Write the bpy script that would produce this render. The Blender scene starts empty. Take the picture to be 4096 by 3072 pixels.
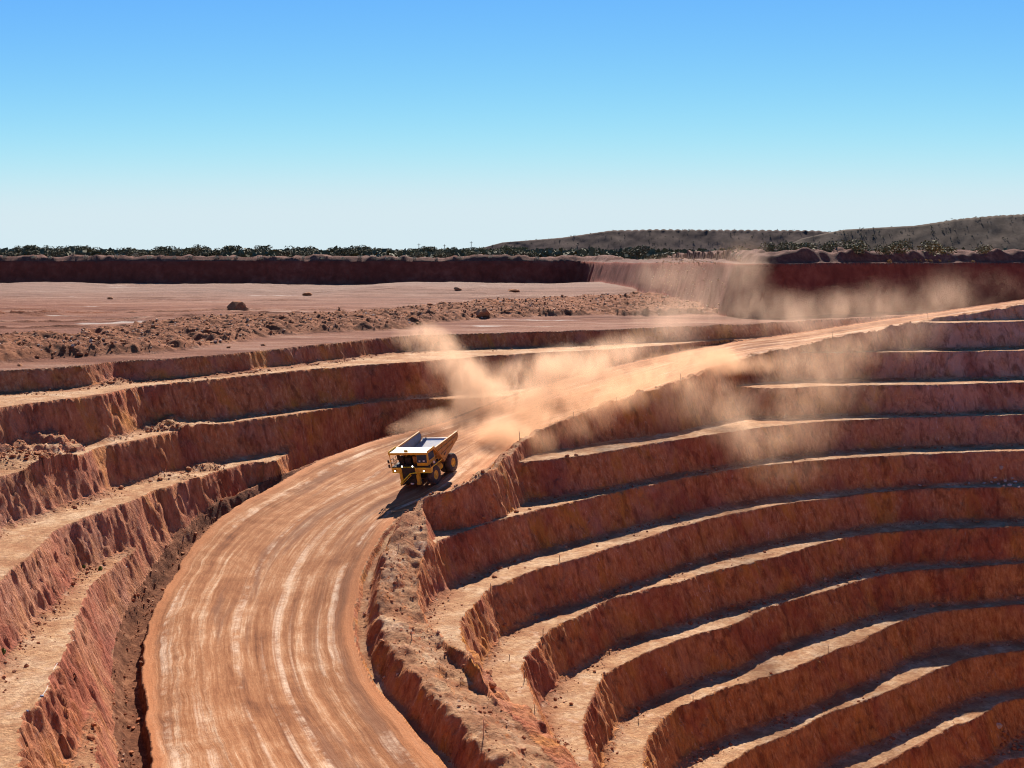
import bpy, bmesh, math, random, time
import numpy as np
from mathutils import Vector, Matrix, Euler
T0 = time.time()
random.seed(7)
RNG = np.random.default_rng(11)
SC = bpy.context.scene
COL = SC.collection
R = math.radians

# ------------------------------------------------------------------ camera
F, CX, CY, HZ = 4779.0, 2048.0, 1536.0, 1002.0       # focal length in photo pixels, centre, horizon row
PITCH = math.atan((CY - HZ) / F)
S = 1.3                                               # metres per survey unit
cam = bpy.data.cameras.new('camera')
cam.sensor_width = 36.0
cam.lens = 36.0 * F / 4096.0
cam.clip_start, cam.clip_end = 0.5, 30000
camo = bpy.data.objects.new('camera', cam); COL.objects.link(camo)
camo.location = (0, 0, 0)
camo.rotation_euler = (R(90) - PITCH, 0, 0)
SC.camera = camo

# ------------------------------------------------------------------ light
SUN_EL, SUN_AZ = R(39), R(4)                         # elevation; azimuth from +Y towards +X
world = bpy.data.worlds.new('World'); SC.world = world; world.use_nodes = True
wn = world.node_tree.nodes; wl = world.node_tree.links
for n in list(wn): wn.remove(n)
sky = wn.new('ShaderNodeTexSky'); sky.sky_type = 'NISHITA'; sky.sun_disc = False
sky.sun_elevation = SUN_EL; sky.sun_rotation = SUN_AZ
sky.altitude = 200; sky.air_density = 0.5; sky.dust_density = 0.0; sky.ozone_density = 4.0
bg = wn.new('ShaderNodeBackground'); bg.inputs['Strength'].default_value = 0.10
wo = wn.new('ShaderNodeOutputWorld')
# photographic grading of the whole sky: one tone curve per channel
sep = wn.new('ShaderNodeSeparateColor'); wl.new(sky.outputs[0], sep.inputs[0])
cmb = wn.new('ShaderNodeCombineColor'); wl.new(cmb.outputs[0], bg.inputs[0])
for ch, (gam, sc_, top_) in enumerate([(1.55, 0.31, 3.25), (1.0, 0.70, 3.95), (0.9, 1.08, 4.9)]):
    pw = wn.new('ShaderNodeMath'); pw.operation = 'POWER'; wl.new(sep.outputs[ch], pw.inputs[0]); pw.inputs[1].default_value = gam
    ml = wn.new('ShaderNodeMath'); ml.operation = 'MULTIPLY'; wl.new(pw.outputs[0], ml.inputs[0]); ml.inputs[1].default_value = sc_
    mn = wn.new('ShaderNodeMath'); mn.operation = 'SMOOTH_MIN'; wl.new(ml.outputs[0], mn.inputs[0]); mn.inputs[1].default_value = top_; mn.inputs[2].default_value = (1.9, 1.6, 0.8)[ch]
    if ch == 0: red_ = mn
    if ch == 2:                                        # the blue fades a little where the sky pales towards the horizon
        sb_ = wn.new('ShaderNodeMath'); sb_.operation = 'MULTIPLY_ADD'; wl.new(red_.outputs[0], sb_.inputs[0]); sb_.inputs[1].default_value = -0.20; wl.new(mn.outputs[0], sb_.inputs[2]); mn = sb_
    wl.new(mn.outputs[0], cmb.inputs[ch])
wl.new(bg.outputs[0], wo.inputs[0])
sl = bpy.data.lights.new('sun', 'SUN'); sl.energy = 5.0; sl.angle = R(0.53); sl.color = (1.0, 0.91, 0.79)
so = bpy.data.objects.new('sun', sl); COL.objects.link(so)
sdir = Vector((math.sin(SUN_AZ)*math.cos(SUN_EL), math.cos(SUN_AZ)*math.cos(SUN_EL), math.sin(SUN_EL)))
so.rotation_euler = sdir.to_track_quat('Z', 'Y').to_euler()
so.location = (0, 0, 60)
SC.view_settings.view_transform = 'Standard'; SC.view_settings.look = 'None'
SC.view_settings.exposure = 1.05; SC.view_settings.gamma = 1.0
SC.view_settings.use_curve_mapping = False
SC.render.engine = 'CYCLES'
SC.cycles.max_bounces = 8; SC.cycles.diffuse_bounces = 5; SC.cycles.volume_bounces = 1
SC.cycles.transparent_max_bounces = 16
SC.cycles.use_denoising = True
SC.cycles.pixel_filter_type = 'BLACKMAN_HARRIS'; SC.cycles.filter_width = 1.1

# ------------------------------------------------------------------ helpers
CP, SP = math.cos(PITCH), math.sin(PITCH)
def ray(px, py):
    cx = (px - CX) / F; cy = (CY - py) / F
    return np.array([cx, CP + cy * SP, -SP + cy * CP])
def at(px, py, z):
    d = ray(px, py); t = z * S / d[2]
    return np.array([d[0]*t, d[1]*t, z * S])
def atd(px, py, Y):
    d = ray(px, py); t = Y / d[1]
    return np.array([d[0]*t, d[1]*t, d[2]*t])
def lat(pts, z=None):
    return np.array([at(p[0], p[1], z if len(p) < 3 else p[2]) for p in pts])

def _h(ix, iy, seed):
    h = (ix.astype(np.int64) * 374761393 + iy.astype(np.int64) * 668265263 + seed * 974711) & 0xffffffff
    h = ((h ^ (h >> 13)) * 1274126177) & 0xffffffff
    h = ((h ^ (h >> 16)) * 2246822519) & 0xffffffff
    return ((h ^ (h >> 15)) & 0xffffff).astype(np.float32) / float(0xffffff) * 2 - 1
def vn(x, y, seed=0):
    x = np.asarray(x, dtype=np.float64); y = np.asarray(y, dtype=np.float64)
    ix = np.floor(x); iy = np.floor(y); fx = (x - ix).astype(np.float32); fy = (y - iy).astype(np.float32)
    ux = fx*fx*fx*(fx*(fx*6-15)+10); uy = fy*fy*fy*(fy*(fy*6-15)+10)
    a = _h(ix, iy, seed); b = _h(ix+1, iy, seed); c = _h(ix, iy+1, seed); d = _h(ix+1, iy+1, seed)
    return (a*(1-ux)+b*ux)*(1-uy) + (c*(1-ux)+d*ux)*uy
def fbm(x, y, oct=4, seed=0, gain=0.5):
    s = 0; a = 1; t = 0; c, sn = 0.8, 0.6
    for k in range(oct):
        s = s + a * vn(x, y, seed + k*17); t += a; a *= gain
        x, y = (c*x - sn*y) * 2.03 + 11.7, (sn*x + c*y) * 2.03 - 5.3
    return s / t
def ss(a, b, x):
    t = np.clip((x - a) / (b - a), 0, 1); return t*t*(3-2*t)

def smooth_line(P, step=1.6):
    P = np.asarray(P, float)
    out = []
    Q = np.vstack([2*P[0]-P[1], P, 2*P[-1]-P[-2]])
    for i in range(1, len(Q)-2):
        p0, p1, p2, p3 = Q[i-1], Q[i], Q[i+1], Q[i+2]
        # centripetal Catmull-Rom
        def tj(ti, a, b): return ti + max(np.linalg.norm(b-a), 1e-4)**0.5
        t0 = 0; t1 = tj(t0, p0, p1); t2 = tj(t1, p1, p2); t3 = tj(t2, p2, p3)
        n = max(2, int(np.linalg.norm(p2-p1)/step))
        for t in np.linspace(t1, t2, n, endpoint=False):
            A1 = (t1-t)/(t1-t0)*p0 + (t-t0)/(t1-t0)*p1
            A2 = (t2-t)/(t2-t1)*p1 + (t-t1)/(t2-t1)*p2
            A3 = (t3-t)/(t3-t2)*p2 + (t-t2)/(t3-t2)*p3
            B1 = (t2-t)/(t2-t0)*A1 + (t-t0)/(t2-t0)*A2
            B2 = (t3-t)/(t3-t1)*A2 + (t-t1)/(t3-t1)*A3
            out.append((t2-t)/(t2-t1)*B1 + (t-t1)/(t2-t1)*B2)
    out.append(P[-1])
    return np.array(out)
def extend(P, a=0, b=0):
    """lengthen a polyline by a metres at its start and b metres at its end"""
    P = np.asarray(P, float)
    if a:
        d = P[0]-P[1]; d = d/np.linalg.norm(d[:2]); P = np.vstack([P[0]+d*a, P])
    if b:
        d = P[-1]-P[-2]; d = d/np.linalg.norm(d[:2]); P = np.vstack([P, P[-1]+d*b])
    return P
def sdist(P, X, Y, side=1, want=False):
    """signed plan distance of points (X, Y) from polyline P; positive to the right of travel times side"""
    n = X.size; best = np.full(n, 1e18); sg = np.ones(n); zz = np.zeros(n); ff = np.zeros(n)
    x = X.ravel(); y = Y.ravel()
    L = np.concatenate([[0], np.cumsum(np.linalg.norm(np.diff(P[:, :2], axis=0), axis=1))])
    for i in range(len(P)-1):
        ax, ay, az = P[i]; dx, dy, dz = P[i+1]-P[i]; l2 = dx*dx+dy*dy
        if l2 < 1e-9: continue
        t = np.clip(((x-ax)*dx+(y-ay)*dy)/l2, 0, 1)
        ex = x-ax-t*dx; ey = y-ay-t*dy; d2 = ex*ex+ey*ey
        m = d2 < best
        if not m.any(): continue
        best[m] = d2[m]
        sg[m] = np.where((dx*ey - dy*ex)[m] < 0, 1.0, -1.0)
        if want:
            zz[m] = az + t[m]*dz; ff[m] = L[i] + t[m]*math.sqrt(l2)
    s = np.sqrt(best)*sg*side
    if want: return s.reshape(X.shape), zz.reshape(X.shape), ff.reshape(X.shape)
    return s.reshape(X.shape)

def new_mesh(name, verts, faces, smooth=True):
    """faces: (n,3) or (n,4) int array"""
    me = bpy.data.meshes.new(name)
    verts = np.ascontiguousarray(verts, dtype=np.float32); faces = np.ascontiguousarray(faces, dtype=np.int32)
    nf, k = faces.shape
    me.vertices.add(len(verts)); me.vertices.foreach_set('co', verts.ravel())
    me.loops.add(nf*k); me.loops.foreach_set('vertex_index', faces.ravel())
    me.polygons.add(nf); me.polygons.foreach_set('loop_start', np.arange(0, nf*k, k, dtype=np.int32))
    me.polygons.foreach_set('use_smooth', np.full(nf, smooth, dtype=bool))
    me.update(calc_edges=True)
    return me
def link(name, me, mat=None, parent=None):
    o = bpy.data.objects.new(name, me); COL.objects.link(o)
    if mat is not None and len(me.materials) == 0: me.materials.append(mat)
    if parent is not None: o.parent = parent
    return o
def tag(o, label=None, cat=None, group=None, kind=None):
    if label: o['label'] = label
    if cat: o['category'] = cat
    if group: o['group'] = group
    if kind: o['kind'] = kind
    return o

# ------------------------------------------------------------------ survey lines of the pit (photo px, py[, level])
# ramp edges run from the rim (far right) down towards the camera
RL = lat([(4700,1085,-7.2),(4096,1200,-9.2),(3787,1244,-10.6),(3410,1299,-12.5),(3123,1343,-13.9),(2912,1374,-15.0),(2600,1435,-16.2),(2413,1478,-17.1),
          (2188,1540,-18.3),(2007,1602,-19.2),(1853,1662,-20.3),(1735,1703,-21.0),(1600,1738,-21.8),(1495,1766,-22.4),(1296,1834,-23.5),
          (1197,1883,-24.2),(1048,1968,-25.3),(948,2023,-26.0),(849,2096,-26.9),(764,2187,-28.0),(694,2300,-29.3),(630,2400,-30.2),
          (589,2500,-31.2),(570,2620,-32.1),(573,2752,-32.9),(583,2890,-33.6),(612,3072,-34.4),(680,3330,-35.4)])
RR = lat([(4700,1130,-7.4),(4096,1232,-9.4),(3700,1302,-11.75),(3400,1355,-13.3),(3180,1402,-14.9),(3000,1440,-16.0),(2889,1474,-16.8),(2700,1538,-17.8),(2550,1588,-18.6),(2350,1655,-20.0),(2200,1715,-21.0),(2090,1765,-21.9),(1990,1835,-22.7),(1880,1925,-23.5),
          (1760,1985,-24.3),(1636,2040,-25.4),(1546,2116,-26.3),(1481,2213,-27.6),(1443,2291,-28.6),(1423,2388,-29.7),(1410,2485,-30.7),
          (1417,2568,-31.4),(1443,2646,-32.0),(1481,2724,-32.6),(1533,2788,-33.0),(1611,2879,-33.5),(1675,2956,-33.9),(1772,3072,-34.4),(1960,3330,-35.4)])
LEFT = {   # benches left of the ramp: crest lines from the far right end to the near left end
 1: (-14.5, [(3400,1275,-12.2),(3100,1290,-12.2),(2936,1298,-12.2),(2778,1305,-12.2),(2552,1312,-12.2),(2416,1318,-12.2),(2200,1326,-12.2),(1895,1336,-12.3),(1640,1342,-12.2),
       (1380,1367,-12.2),(1031,1403,-12.2),(814,1424,-12.2),(600,1438,-12.2),(461,1446,-12.2),(347,1460,-12.2),(200,1471,-12.2),(49,1479,-12.2),(-150,1490,-12.2),(-500,1530,-12.2)]),
 2: (-19.0, [(3200,1346),(2800,1372),(2416,1398),(2200,1407),(1922,1426),(1651,1448),(1271,1475),(1000,1502),(800,1522),(542,1549),(380,1579),(136,1611),(0,1630),(-250,1690),(-600,1800)]),
 3: (-23.0, [(2150,1575),(1950,1588),(1781,1597),(1690,1594),(1595,1602),(1350,1630),(1097,1667),(814,1704),(542,1758),(401,1785),(336,1818),(217,1845),(92,1883),(0,1904),(-200,1975),(-500,2150)]),
 4: (-27.0, [(1480,1740),(1345,1762),(1235,1783),(1160,1808),(1115,1838),(1085,1850),(1042,1846),(976,1856),(814,1905),(651,1964),(488,2018),(239,2111),(179,2160),(125,2214),(33,2290),(0,2321),(-150,2480),(-400,2800)]),
 5: (-31.0, [(820,2270),(755,2212),(710,2182),(665,2182),(620,2205),(525,2258),(462,2321),(457,2384),(436,2442),(389,2494),(326,2542),(263,2620),(226,2683),(184,2794),(121,2852),(95,2909),(84,2988),(89,3072),(110,3300)]),
 6: (-35.2, [(650,2770),(560,2800),(510,2846),(504,2936),(494,3072),(500,3300)]),
}
LZ = {2: -14.5, 3: -19.0, 4: -23.0, 5: -27.0, 6: -31.0}
RIGHT = {  # benches of the pit: crest lines from the far right to the near end
 1: (-15.0, -11.0, [(4800,1270),(4096,1285),(3745,1290),(3600,1284),(3450,1275)]),
 2: (-19.0, -15.0, [(4800,1385),(4096,1402),(3694,1407),(3322,1411),(3180,1410),(3050,1395),(2950,1380)]),
 3: (-23.0, -19.0, [(4800,1508),(4096,1530),(3600,1540),(3322,1544),(3100,1552),(2950,1545),(2850,1530)]),
 4: (-27.0, -23.0, [(4800,1640),(4096,1660),(3700,1668),(3317,1686),(2944,1723),(2745,1753),(2497,1793),(2290,1828),(2178,1842),(2060,1850),(1960,1850)]),
 5: (-31.0, -27.0, [(4800,1790),(4096,1803),(3644,1818),(3300,1838),(3193,1848),(3000,1869),(2795,1902),(2546,1952),(2298,2007),(2049,2066),(1900,2111),(1760,2165),(1700,2205),(1640,2260),(1560,2350)]),
 6: (-35.0, -31.0, [(4800,1930),(4096,1947),(3644,1957),(3347,1987),(3000,2042),(2745,2106),(2600,2145),(2438,2196),(2320,2232),(2115,2293),(2016,2334),(1963,2358),(1910,2411),(1875,2452),(1852,2498),(1850,2545),(1868,2598),(1904,2657),(1950,2730),(1990,2800),(1960,2900),(1880,2960)]),
 7: (-39.0, -35.0, [(4800,2085),(4096,2103),(3534,2128),(3300,2172),(3145,2217),(2910,2276),(2705,2328),(2500,2384),(2438,2405),(2262,2498),(2191,2534),(2156,2586),(2115,2621),(2098,2686),(2121,2756),(2145,2832),(2162,2873),(2183,2938),(2183,3002),(2170,3100),(2140,3300)]),
 8: (-43.0, -39.0, [(4800,2225),(4096,2252),(3827,2270),(3593,2288),(3464,2317),(3300,2364),(3115,2418),(2910,2504),(2752,2545),(2617,2598),(2496,2657),(2414,2710),(2379,2762),(2362,2803),(2338,2856),(2332,2920),(2344,2979),(2367,3038),(2380,3150),(2380,3350)]),
 9: (-47.0, -43.0, [(4800,2385),(4096,2416),(3886,2434),(3745,2451),(3593,2490),(3446,2557),(3300,2618),(3191,2671),(2998,2727),(2852,2774),(2705,2844),(2640,2900),(2590,2960),(2570,3020),(2575,3120),(2590,3350)]),
 10: (-51.0, -47.0, [(4800,2560),(4096,2598),(3839,2648),(3710,2697),(3593,2744),(3476,2797),(3300,2862),(3145,2938),(2998,3002),(2910,3065),(2850,3130),(2810,3230),(2800,3400)]),
 11: (-55.0, -51.0, [(4800,2740),(4096,2791),(4003,2809),(3944,2856),(3710,2955),(3505,3061),(3300,3130),(3150,3200),(3050,3300),(3000,3420)]),
 12: (-59.0, -55.0, [(4800,2960),(4096,3031),(4020,3043),(3974,3072),(3850,3120),(3600,3210),(3400,3300),(3300,3420)]),
 13: (-63.0, -59.0, [(4800,3180),(4096,3270),(3800,3360),(3600,3420)]),
}

# ------------------------------------------------------------------ terrain grid: a fan whose cells grow with distance
def build_rows():
    y = [62.0]
    while y[-1] < 600:
        v = y[-1]
        y.append(v + (0.27 if v < 110 else 0.30 if v < 235 else 0.30 + (v-235)*0.0042))
    return np.array(y)
YR = build_rows()
NU = 933
UR = np.linspace(-0.60, 0.52, NU)
YO = 50.0
GX = UR[None, :] * (YR[:, None] + YO)
GY = np.repeat(YR[:, None], NU, axis=1)
NR = len(YR)
# coarse grid for the distance fields
ST = 4
ri = np.unique(np.append(np.arange(0, NR, ST), NR-1)); ci = np.arange(0, NU, ST)
CXg, CYg = GX[np.ix_(ri, ci)], GY[np.ix_(ri, ci)]
def up(A):
    """bilinear upsampling of a coarse field to the full grid"""
    B = np.empty((NR, A.shape[1]))
    rr = np.interp(np.arange(NR), ri, np.arange(len(ri)))
    r0 = np.minimum(rr.astype(int), len(ri)-2); fr = (rr-r0)[:, None]
    B = A[r0]*(1-fr) + A[r0+1]*fr
    cc = np.interp(np.arange(NU), ci, np.arange(len(ci)))
    c0 = np.minimum(cc.astype(int), len(ci)-2); fc = (cc-c0)[None, :]
    return B[:, c0]*(1-fc) + B[:, c0+1]*fc

RLs = extend(smooth_line(RL), 120, 40); RRs = extend(smooth_line(RR), 120, 40)
def by_frac(P, f):
    L = np.concatenate([[0], np.cumsum(np.linalg.norm(np.diff(P[:, :2], axis=0), axis=1))]); L /= L[-1]
    return np.stack([np.interp(f, L, P[:, i]) for i in range(3)], -1)
CLN = (by_frac(RLs, np.linspace(0, 1, 300)) + by_frac(RRs, np.linspace(0, 1, 300)))/2
for _ in range(40): CLN[1:-1] = (CLN[:-2] + 2*CLN[1:-1] + CLN[2:])/4
def frac_of(P, q):
    L = np.concatenate([[0], np.cumsum(np.linalg.norm(np.diff(P[:, :2], axis=0), axis=1))])
    return L[np.argmin(np.hypot(P[:, 0]-q[0], P[:, 1]-q[1]))]/L[-1]
Q0 = frac_of(RRs, at(1690, 2010, -25.0)); Q1 = frac_of(RRs, at(1481, 2213, -27.6)); QL = frac_of(RLs, at(1197, 1883, -24.2))
sL, zL, fL = [up(a) for a in sdist(RLs, CXg, CYg, -1, True)]    # >0 to the road side of the left edge
sR, zR, fR = [up(a) for a in sdist(RRs, CXg, CYg, 1, True)]    # >0 to the road side of the right edge
fL = fL/ np.linalg.norm(np.diff(RLs[:, :2], axis=0), axis=1).sum()
fR = fR/ np.linalg.norm(np.diff(RRs[:, :2], axis=0), axis=1).sum()
n_edge = 0.35*fbm(GX/2.2, GY/2.2, 3, 5)
sL = sL + n_edge; sR = sR + 0.6*n_edge
a_across = np.clip(sL/np.maximum(sL+sR, 1e-3), 0, 1)
_, zC, fC = [up(a) for a in sdist(CLN, CXg, CYg, 1, True)]
road_s = fC.copy()
onroad = (sL > 0) & (sR > 0)
left = (sL <= 0) & (sR > 0)
we0 = ss(0.25, 0, a_across); we1 = ss(0.75, 1, a_across)
zroad = zL*we0 + zR*we1 + zC*(1-we0-we1)
# gentle wheel ruts and crown on the road
rut = 0.05*np.cos(a_across*2*np.pi*7) * (0.6+0.4*vn(road_s/14, a_across*3, 3))
zroad = zroad + (0.10*np.sin(np.pi*a_across) + rut)*onroad + 0.02*fbm(GX/0.7, GY/0.7, 2, 9)

# plateau on the left beyond the first bench
zp = np.full(GX.shape, -12.2)
zp = zp*S
und = fbm(GX/38, GY/60, 3, 21)
far = ss(150*S, 230*S, GY)
zp = zp + far*(0.55*und + 0.18*fbm(GX/7, GY/10, 3, 23) + 0.42*np.clip(0.25-np.abs(fbm(GX/30, GY/9, 3, 26)), 0, 1)*4*np.clip(fbm(GX/25, GY/25, 2, 27)+0.1, 0, 1)*1.6) + 0.10*fbm(GX/3, GY/3, 3, 24)
# mounds near the far wall
zp = zp + ss(300*S, 340*S, GY)*ss(425*S, 395*S, GY)*(1.2 + 1.5*vn(GX/40, GY*0+2.2, 31))

# field of dumped rubble between the plateau and the first bench
foot = extend(smooth_line(lat([(2914,1258,-12.2),(2552,1258,-12.2),(2371,1262,-12.2),(2100,1272,-12.2),(1732,1296,-12.2),(1624,1317,-12.2),(1380,1330,-12.2),(1100,1347,-12.2),
        (1000,1366,-12.2),(746,1402,-12.2),(547,1422,-12.2),(249,1436,-12.2),(0,1462,-12.2),(-300,1490,-12.2)]), 3), 60, 40)
back = extend(smooth_line(lat([(2868,1175,-12.2),(2597,1190,-12.2),(2371,1201,-12.2),(2100,1212,-12.2),(1922,1218,-12.2),(1732,1240,-12.2),(1570,1256,-12.2),(1380,1266,-12.2),(1190,1280,-12.2),(1000,1296,-12.2),
        (845,1296,-12.2),(721,1300,-12.2),(522,1328,-12.2),(472,1338,-12.2),(259,1358,-12.2),(149,1370,-12.2),(0,1380,-12.2),(-300,1392,-12.2)]), 3), 60, 40)
sf = up(sdist(foot, CXg, CYg, 1)); sb = up(sdist(back, CXg, CYg, -1))
sf = sf + 1.2*fbm(GX/5, GY/5, 3, 41); sb = sb + 1.6*fbm(GX/6, GY/6, 3, 43)
rub = ss(0, 3.4, sf)*ss(-0.5, 3.0, sb)*ss(45*S, 38*S, GX)
def billow(x, y, seed): return 1-np.abs(fbm(x, y, 3, seed))*2.2
rubh = rub*(0.95 + 0.95*np.clip(billow(GX/5.0+GY/12, GY/6, 51), -0.6, 1) + 0.42*fbm(GX/1.4, GY/1.4, 4, 52) + 0.45*vn(GX/18, GY/9, 53))
rubh = np.maximum(rubh, 0)
zp = zp + rubh

for ln in ([(-100,1312),(300,1311),(640,1308),(950,1304),(1250,1287)], [(-100,1285),(250,1287),(520,1281),(760,1272)], [(560,1250),(1000,1246),(1500,1240),(1800,1222)]):
    sw = up(sdist(smooth_line(lat(ln, -12.2), 3), CXg, CYg, 1)) + 0.8*fbm(GX/6, GY/6, 2, 56)
    zp = zp + np.exp(-(sw/0.7)**2)*(0.42 + 0.3*fbm(GX/1.5, GY/1.5, 3, 57))*(rub < 0.05)
# far wall and natural ground beyond it
zg = (-2.3 - 1.6*ss(200*S, 420*S, GY))*S + 0.35*fbm(GX/20, GY/20, 3, 61)
rimpx = np.array([[-420,430],[-200,430],[-60,432],[10,432],[24,437],[28,426],[31.5,400],[35,360],[38,310],[40.5,265],[42,238],[43,226],[45,221.5],[49,220],[66,232],[100,256],[152,280],[230,300],[420,350]], float)*S
rim = smooth_line(np.c_[rimpx, np.zeros(len(rimpx))], 3)
sG = up(sdist(rim, CXg, CYg, -1))     # >0 beyond the rim
jog = ss(15*S, 30*S, GX)*ss(420*S, 390*S, GY)*ss(190*S, 215*S, GY)      # the side wall is a gentler spoil slope
sG = sG + (0.9 - 0.55*jog)*fbm(GX/9, GY/9, 4, 63) + (0.25 - 0.2*jog)*fbm(GX/1.6, GY/1.6, 2, 64)
wallb = 3.0
cG = np.clip((sG + wallb)/wallb, 0, 1)
# bunds of pushed soil along the rim
bund = ss(0.8, 4, sG)*ss(15, 8, sG)*(2.3 + 1.0*fbm(GX/9, GY/9, 3, 65) + 0.6*vn(GX/3, GY/3, 66))
bund = bund*np.where(GX > 44*S, 1.25, np.where(jog > 0.3, 0.45, 1.0))*ss(300*S, 296*S, np.where(GX > 44*S, 0, 0*GX))
zfar = zg + bund
B0 = zp*(1-cG) + zfar*cG

# bench surfaces
def wall_profile(s, b, tal):
    return 0.9*np.clip(s/b, 0, 1) + 0.1*ss(0, 1, (s-b*0.9)/tal)
n_big = 1.0*fbm(GX/13, GY/13, 3, 71)
n_mid = 0.22*fbm(GX/3.1, GY/3.1, 2, 72)
n_rib = 0.15*vn(GX/0.95, GY/0.95, 73) + 0.15*vn(GX/0.5, GY/0.5, 74) + 0.10*vn(GX/0.27, GY/0.27, 75)
nearw = ss(150, 95, GY)
n_wall = n_big*(0.75 - 0.35*nearw) + n_mid*(1 - 0.55*nearw) + n_rib*(0.9 + 0.45*nearw)
BT = 2.0
levelL = np.zeros(GX.shape, np.int8); levelR = np.zeros(GX.shape, np.int8)
wallf = np.zeros(GX.shape, np.float32)
fl_n = 0.10*fbm(GX/2.6, GY/2.6, 4, 81)
BL = B0.copy()
wallf = np.maximum(wallf, ((cG > 0.02) & (cG < 0.985)).astype(np.float32))
pit_s = {}
for k, (zn, pts) in LEFT.items():
    P = lat(pts, LZ.get(k))
    j = np.argmin(np.hypot(CLN[:, 0]-P[0, 0], CLN[:, 1]-P[0, 1]))
    P = np.vstack([CLN[:max(j-5, 1)], extend(smooth_line(P, 1.6), 0, 90)]) if k > 1 else extend(smooth_line(P, 1.6), 120, 90)
    s0 = up(sdist(P, CXg, CYg, -1)); pit_s['L%d' % k] = s0
    s = s0 + n_wall*(0.6 if k == 1 else 1)
    c = wall_profile(s, BT if k > 1 else 1.3, 1.3)
    BL = BL*(1-c) + (zn*S + fl_n + 0.22*ss(2.2, 0, np.abs(s-BT))*np.abs(fbm(GX/1.2, GY/1.2, 3, 83+k)))*c
    levelL[s > 0] = k
    wl_ = ((c > 0.04) & (c < 0.93)); wallf = np.where(left & wl_, 1, np.where(left & (c >= 0.93), 0, wallf))
BR = np.full(GX.shape, -11.0*S) + fl_n
wallR = np.zeros(GX.shape, np.float32)
for k, (zn, z0, pts) in RIGHT.items():
    P = lat(pts, z0)
    if k <= 6:
        j = np.argmin(np.hypot(CLN[:, 0]-P[-1, 0], CLN[:, 1]-P[-1, 1]))
        P = np.vstack([extend(smooth_line(P, 1.6), 120, 0), CLN[min(j+5, 298):]])
    else:
        P = np.vstack([P, [8+(k-7)*7, 88, 0], [6+(k-7)*7.5, 62, 0]])
        P = extend(smooth_line(P, 1.6), 120, 60)
    s0 = up(sdist(P, CXg, CYg, -1)); pit_s['R%d' % k] = s0
    s = s0 + n_wall
    c = wall_profile(s, BT, 1.3)
    BR = BR*(1-c) + (zn*S + fl_n + 0.22*ss(2.2, 0, np.abs(s-BT))*np.abs(fbm(GX/1.2, GY/1.2, 3, 83+k)))*c
    levelR[s > 0] = k
    wl_ = ((c > 0.04) & (c < 0.93)); wallR = np.where(wl_, 1, np.where(c >= 0.93, 0, wallR))

toe_soil_shade = np.zeros(GX.shape, np.float32)
# left side of the road: ditch, rubble strip, then cut slope up or fill slope down
TAN = 2.6
dl = np.maximum(-sL, 0); dr = np.maximum(-sR, 0)
arcL = fL; low = ss(QL-0.03, QL+0.02, fL)                      # lower part of the ramp has a proper ditch
ditch = -1.35*ss(0, 0.22, dl)*ss(3.0, 1.5, dl)*low + 0.45*ss(1.3, 2.2, dl)*ss(3.8, 2.8, dl)*low*(0.8+0.9*fbm(GX/1.5, GY/1.5, 3, 91)) \
        + 0.16*ss(0, 0.3, dl)*ss(1.0, 0.4, dl)*(1-low)
wlft = 0.7 + 2.2*low
nl = n_mid*0.6 + n_rib*0.8
prL = zL + ditch
out = np.maximum(dl - wlft + nl*ss(0, 1.2, dl-wlft), 0)
hiL = prL + TAN*out; loL = prL - TAN*0.8*out
zl_ = np.clip(BL, loL, hiL)
zl_ = np.where(dl < wlft, prL, zl_)
cutL = left & (dl >= wlft) & ((BL > hiL) | (BL < loL))

# right side: windrow at the top part, wide ridge lower down
q = ss(Q0, Q1, fR)                                   # 0 = upper ramp, 1 = lower ramp
wr = 2.3 + 4.6*q
hr = 1.25 + 1.0*q
wr = wr + 1.7*ss(frac_of(RRs, at(1423, 2388, -29.7)), frac_of(RRs, at(1440, 2640, -31.9)), fR)
un = fbm(GX/1.6, GY/1.6, 4, 95); un2 = fbm(GX/5.5, GY/5.5, 2, 96)
un3 = fbm(GX/0.55, GY/0.55, 2, 97)
du = dr + 0.5*un
prR = zR - 0.55*q*ss(0.1, 0.6, dr)*ss(2.4, 1.3, dr) + 0.14*ss(0.0, 0.15, dr)*ss(0.7, 0.3, dr)
rise = ss(0.5+0.7*q, 1.5+1.5*q, du)
tap = 1 - 0.50*ss(0.42, 1.0, (dr/wr))*q
ridge = rise*hr*(1 + 0.35*un2)*tap + rise*(0.38*(1+0.25*q)*un + 0.15*un3)
prR = prR + ridge
outr = np.maximum(dr - wr + (n_mid*0.8 + n_rib)*ss(0, 1.0, dr-wr) , 0)
q3 = ss(frac_of(RRs, at(1414, 2540, -31.2)), frac_of(RRs, at(1443, 2646, -32.0)), fR)
TANR = TAN*(1-q3) + 0.45*q3
hiR = prR + TAN*outr; loR = prR - TANR*np.minimum(outr, 3.5) - TAN*np.maximum(outr-3.5, 0) + q3*ss(0, 1.0, outr)*0.25*un
zr_ = np.clip(BR, loR, hiR)
right = (sR <= 0)
cutR = right & (dr >= wr) & ((BR > hiR) | (BR < loR))
zr_ = np.where(dr < wr, prR, zr_)
GZ = np.where(onroad, zroad, np.where(right, zr_, zl_))
wallf = np.where(onroad, 0, np.where(right, np.where(dr < wr, 0, np.where(cutR, 1, wallR)), np.where(dl < wlft, 0, np.where(cutL, 1, wallf)))).astype(np.float32)

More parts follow.
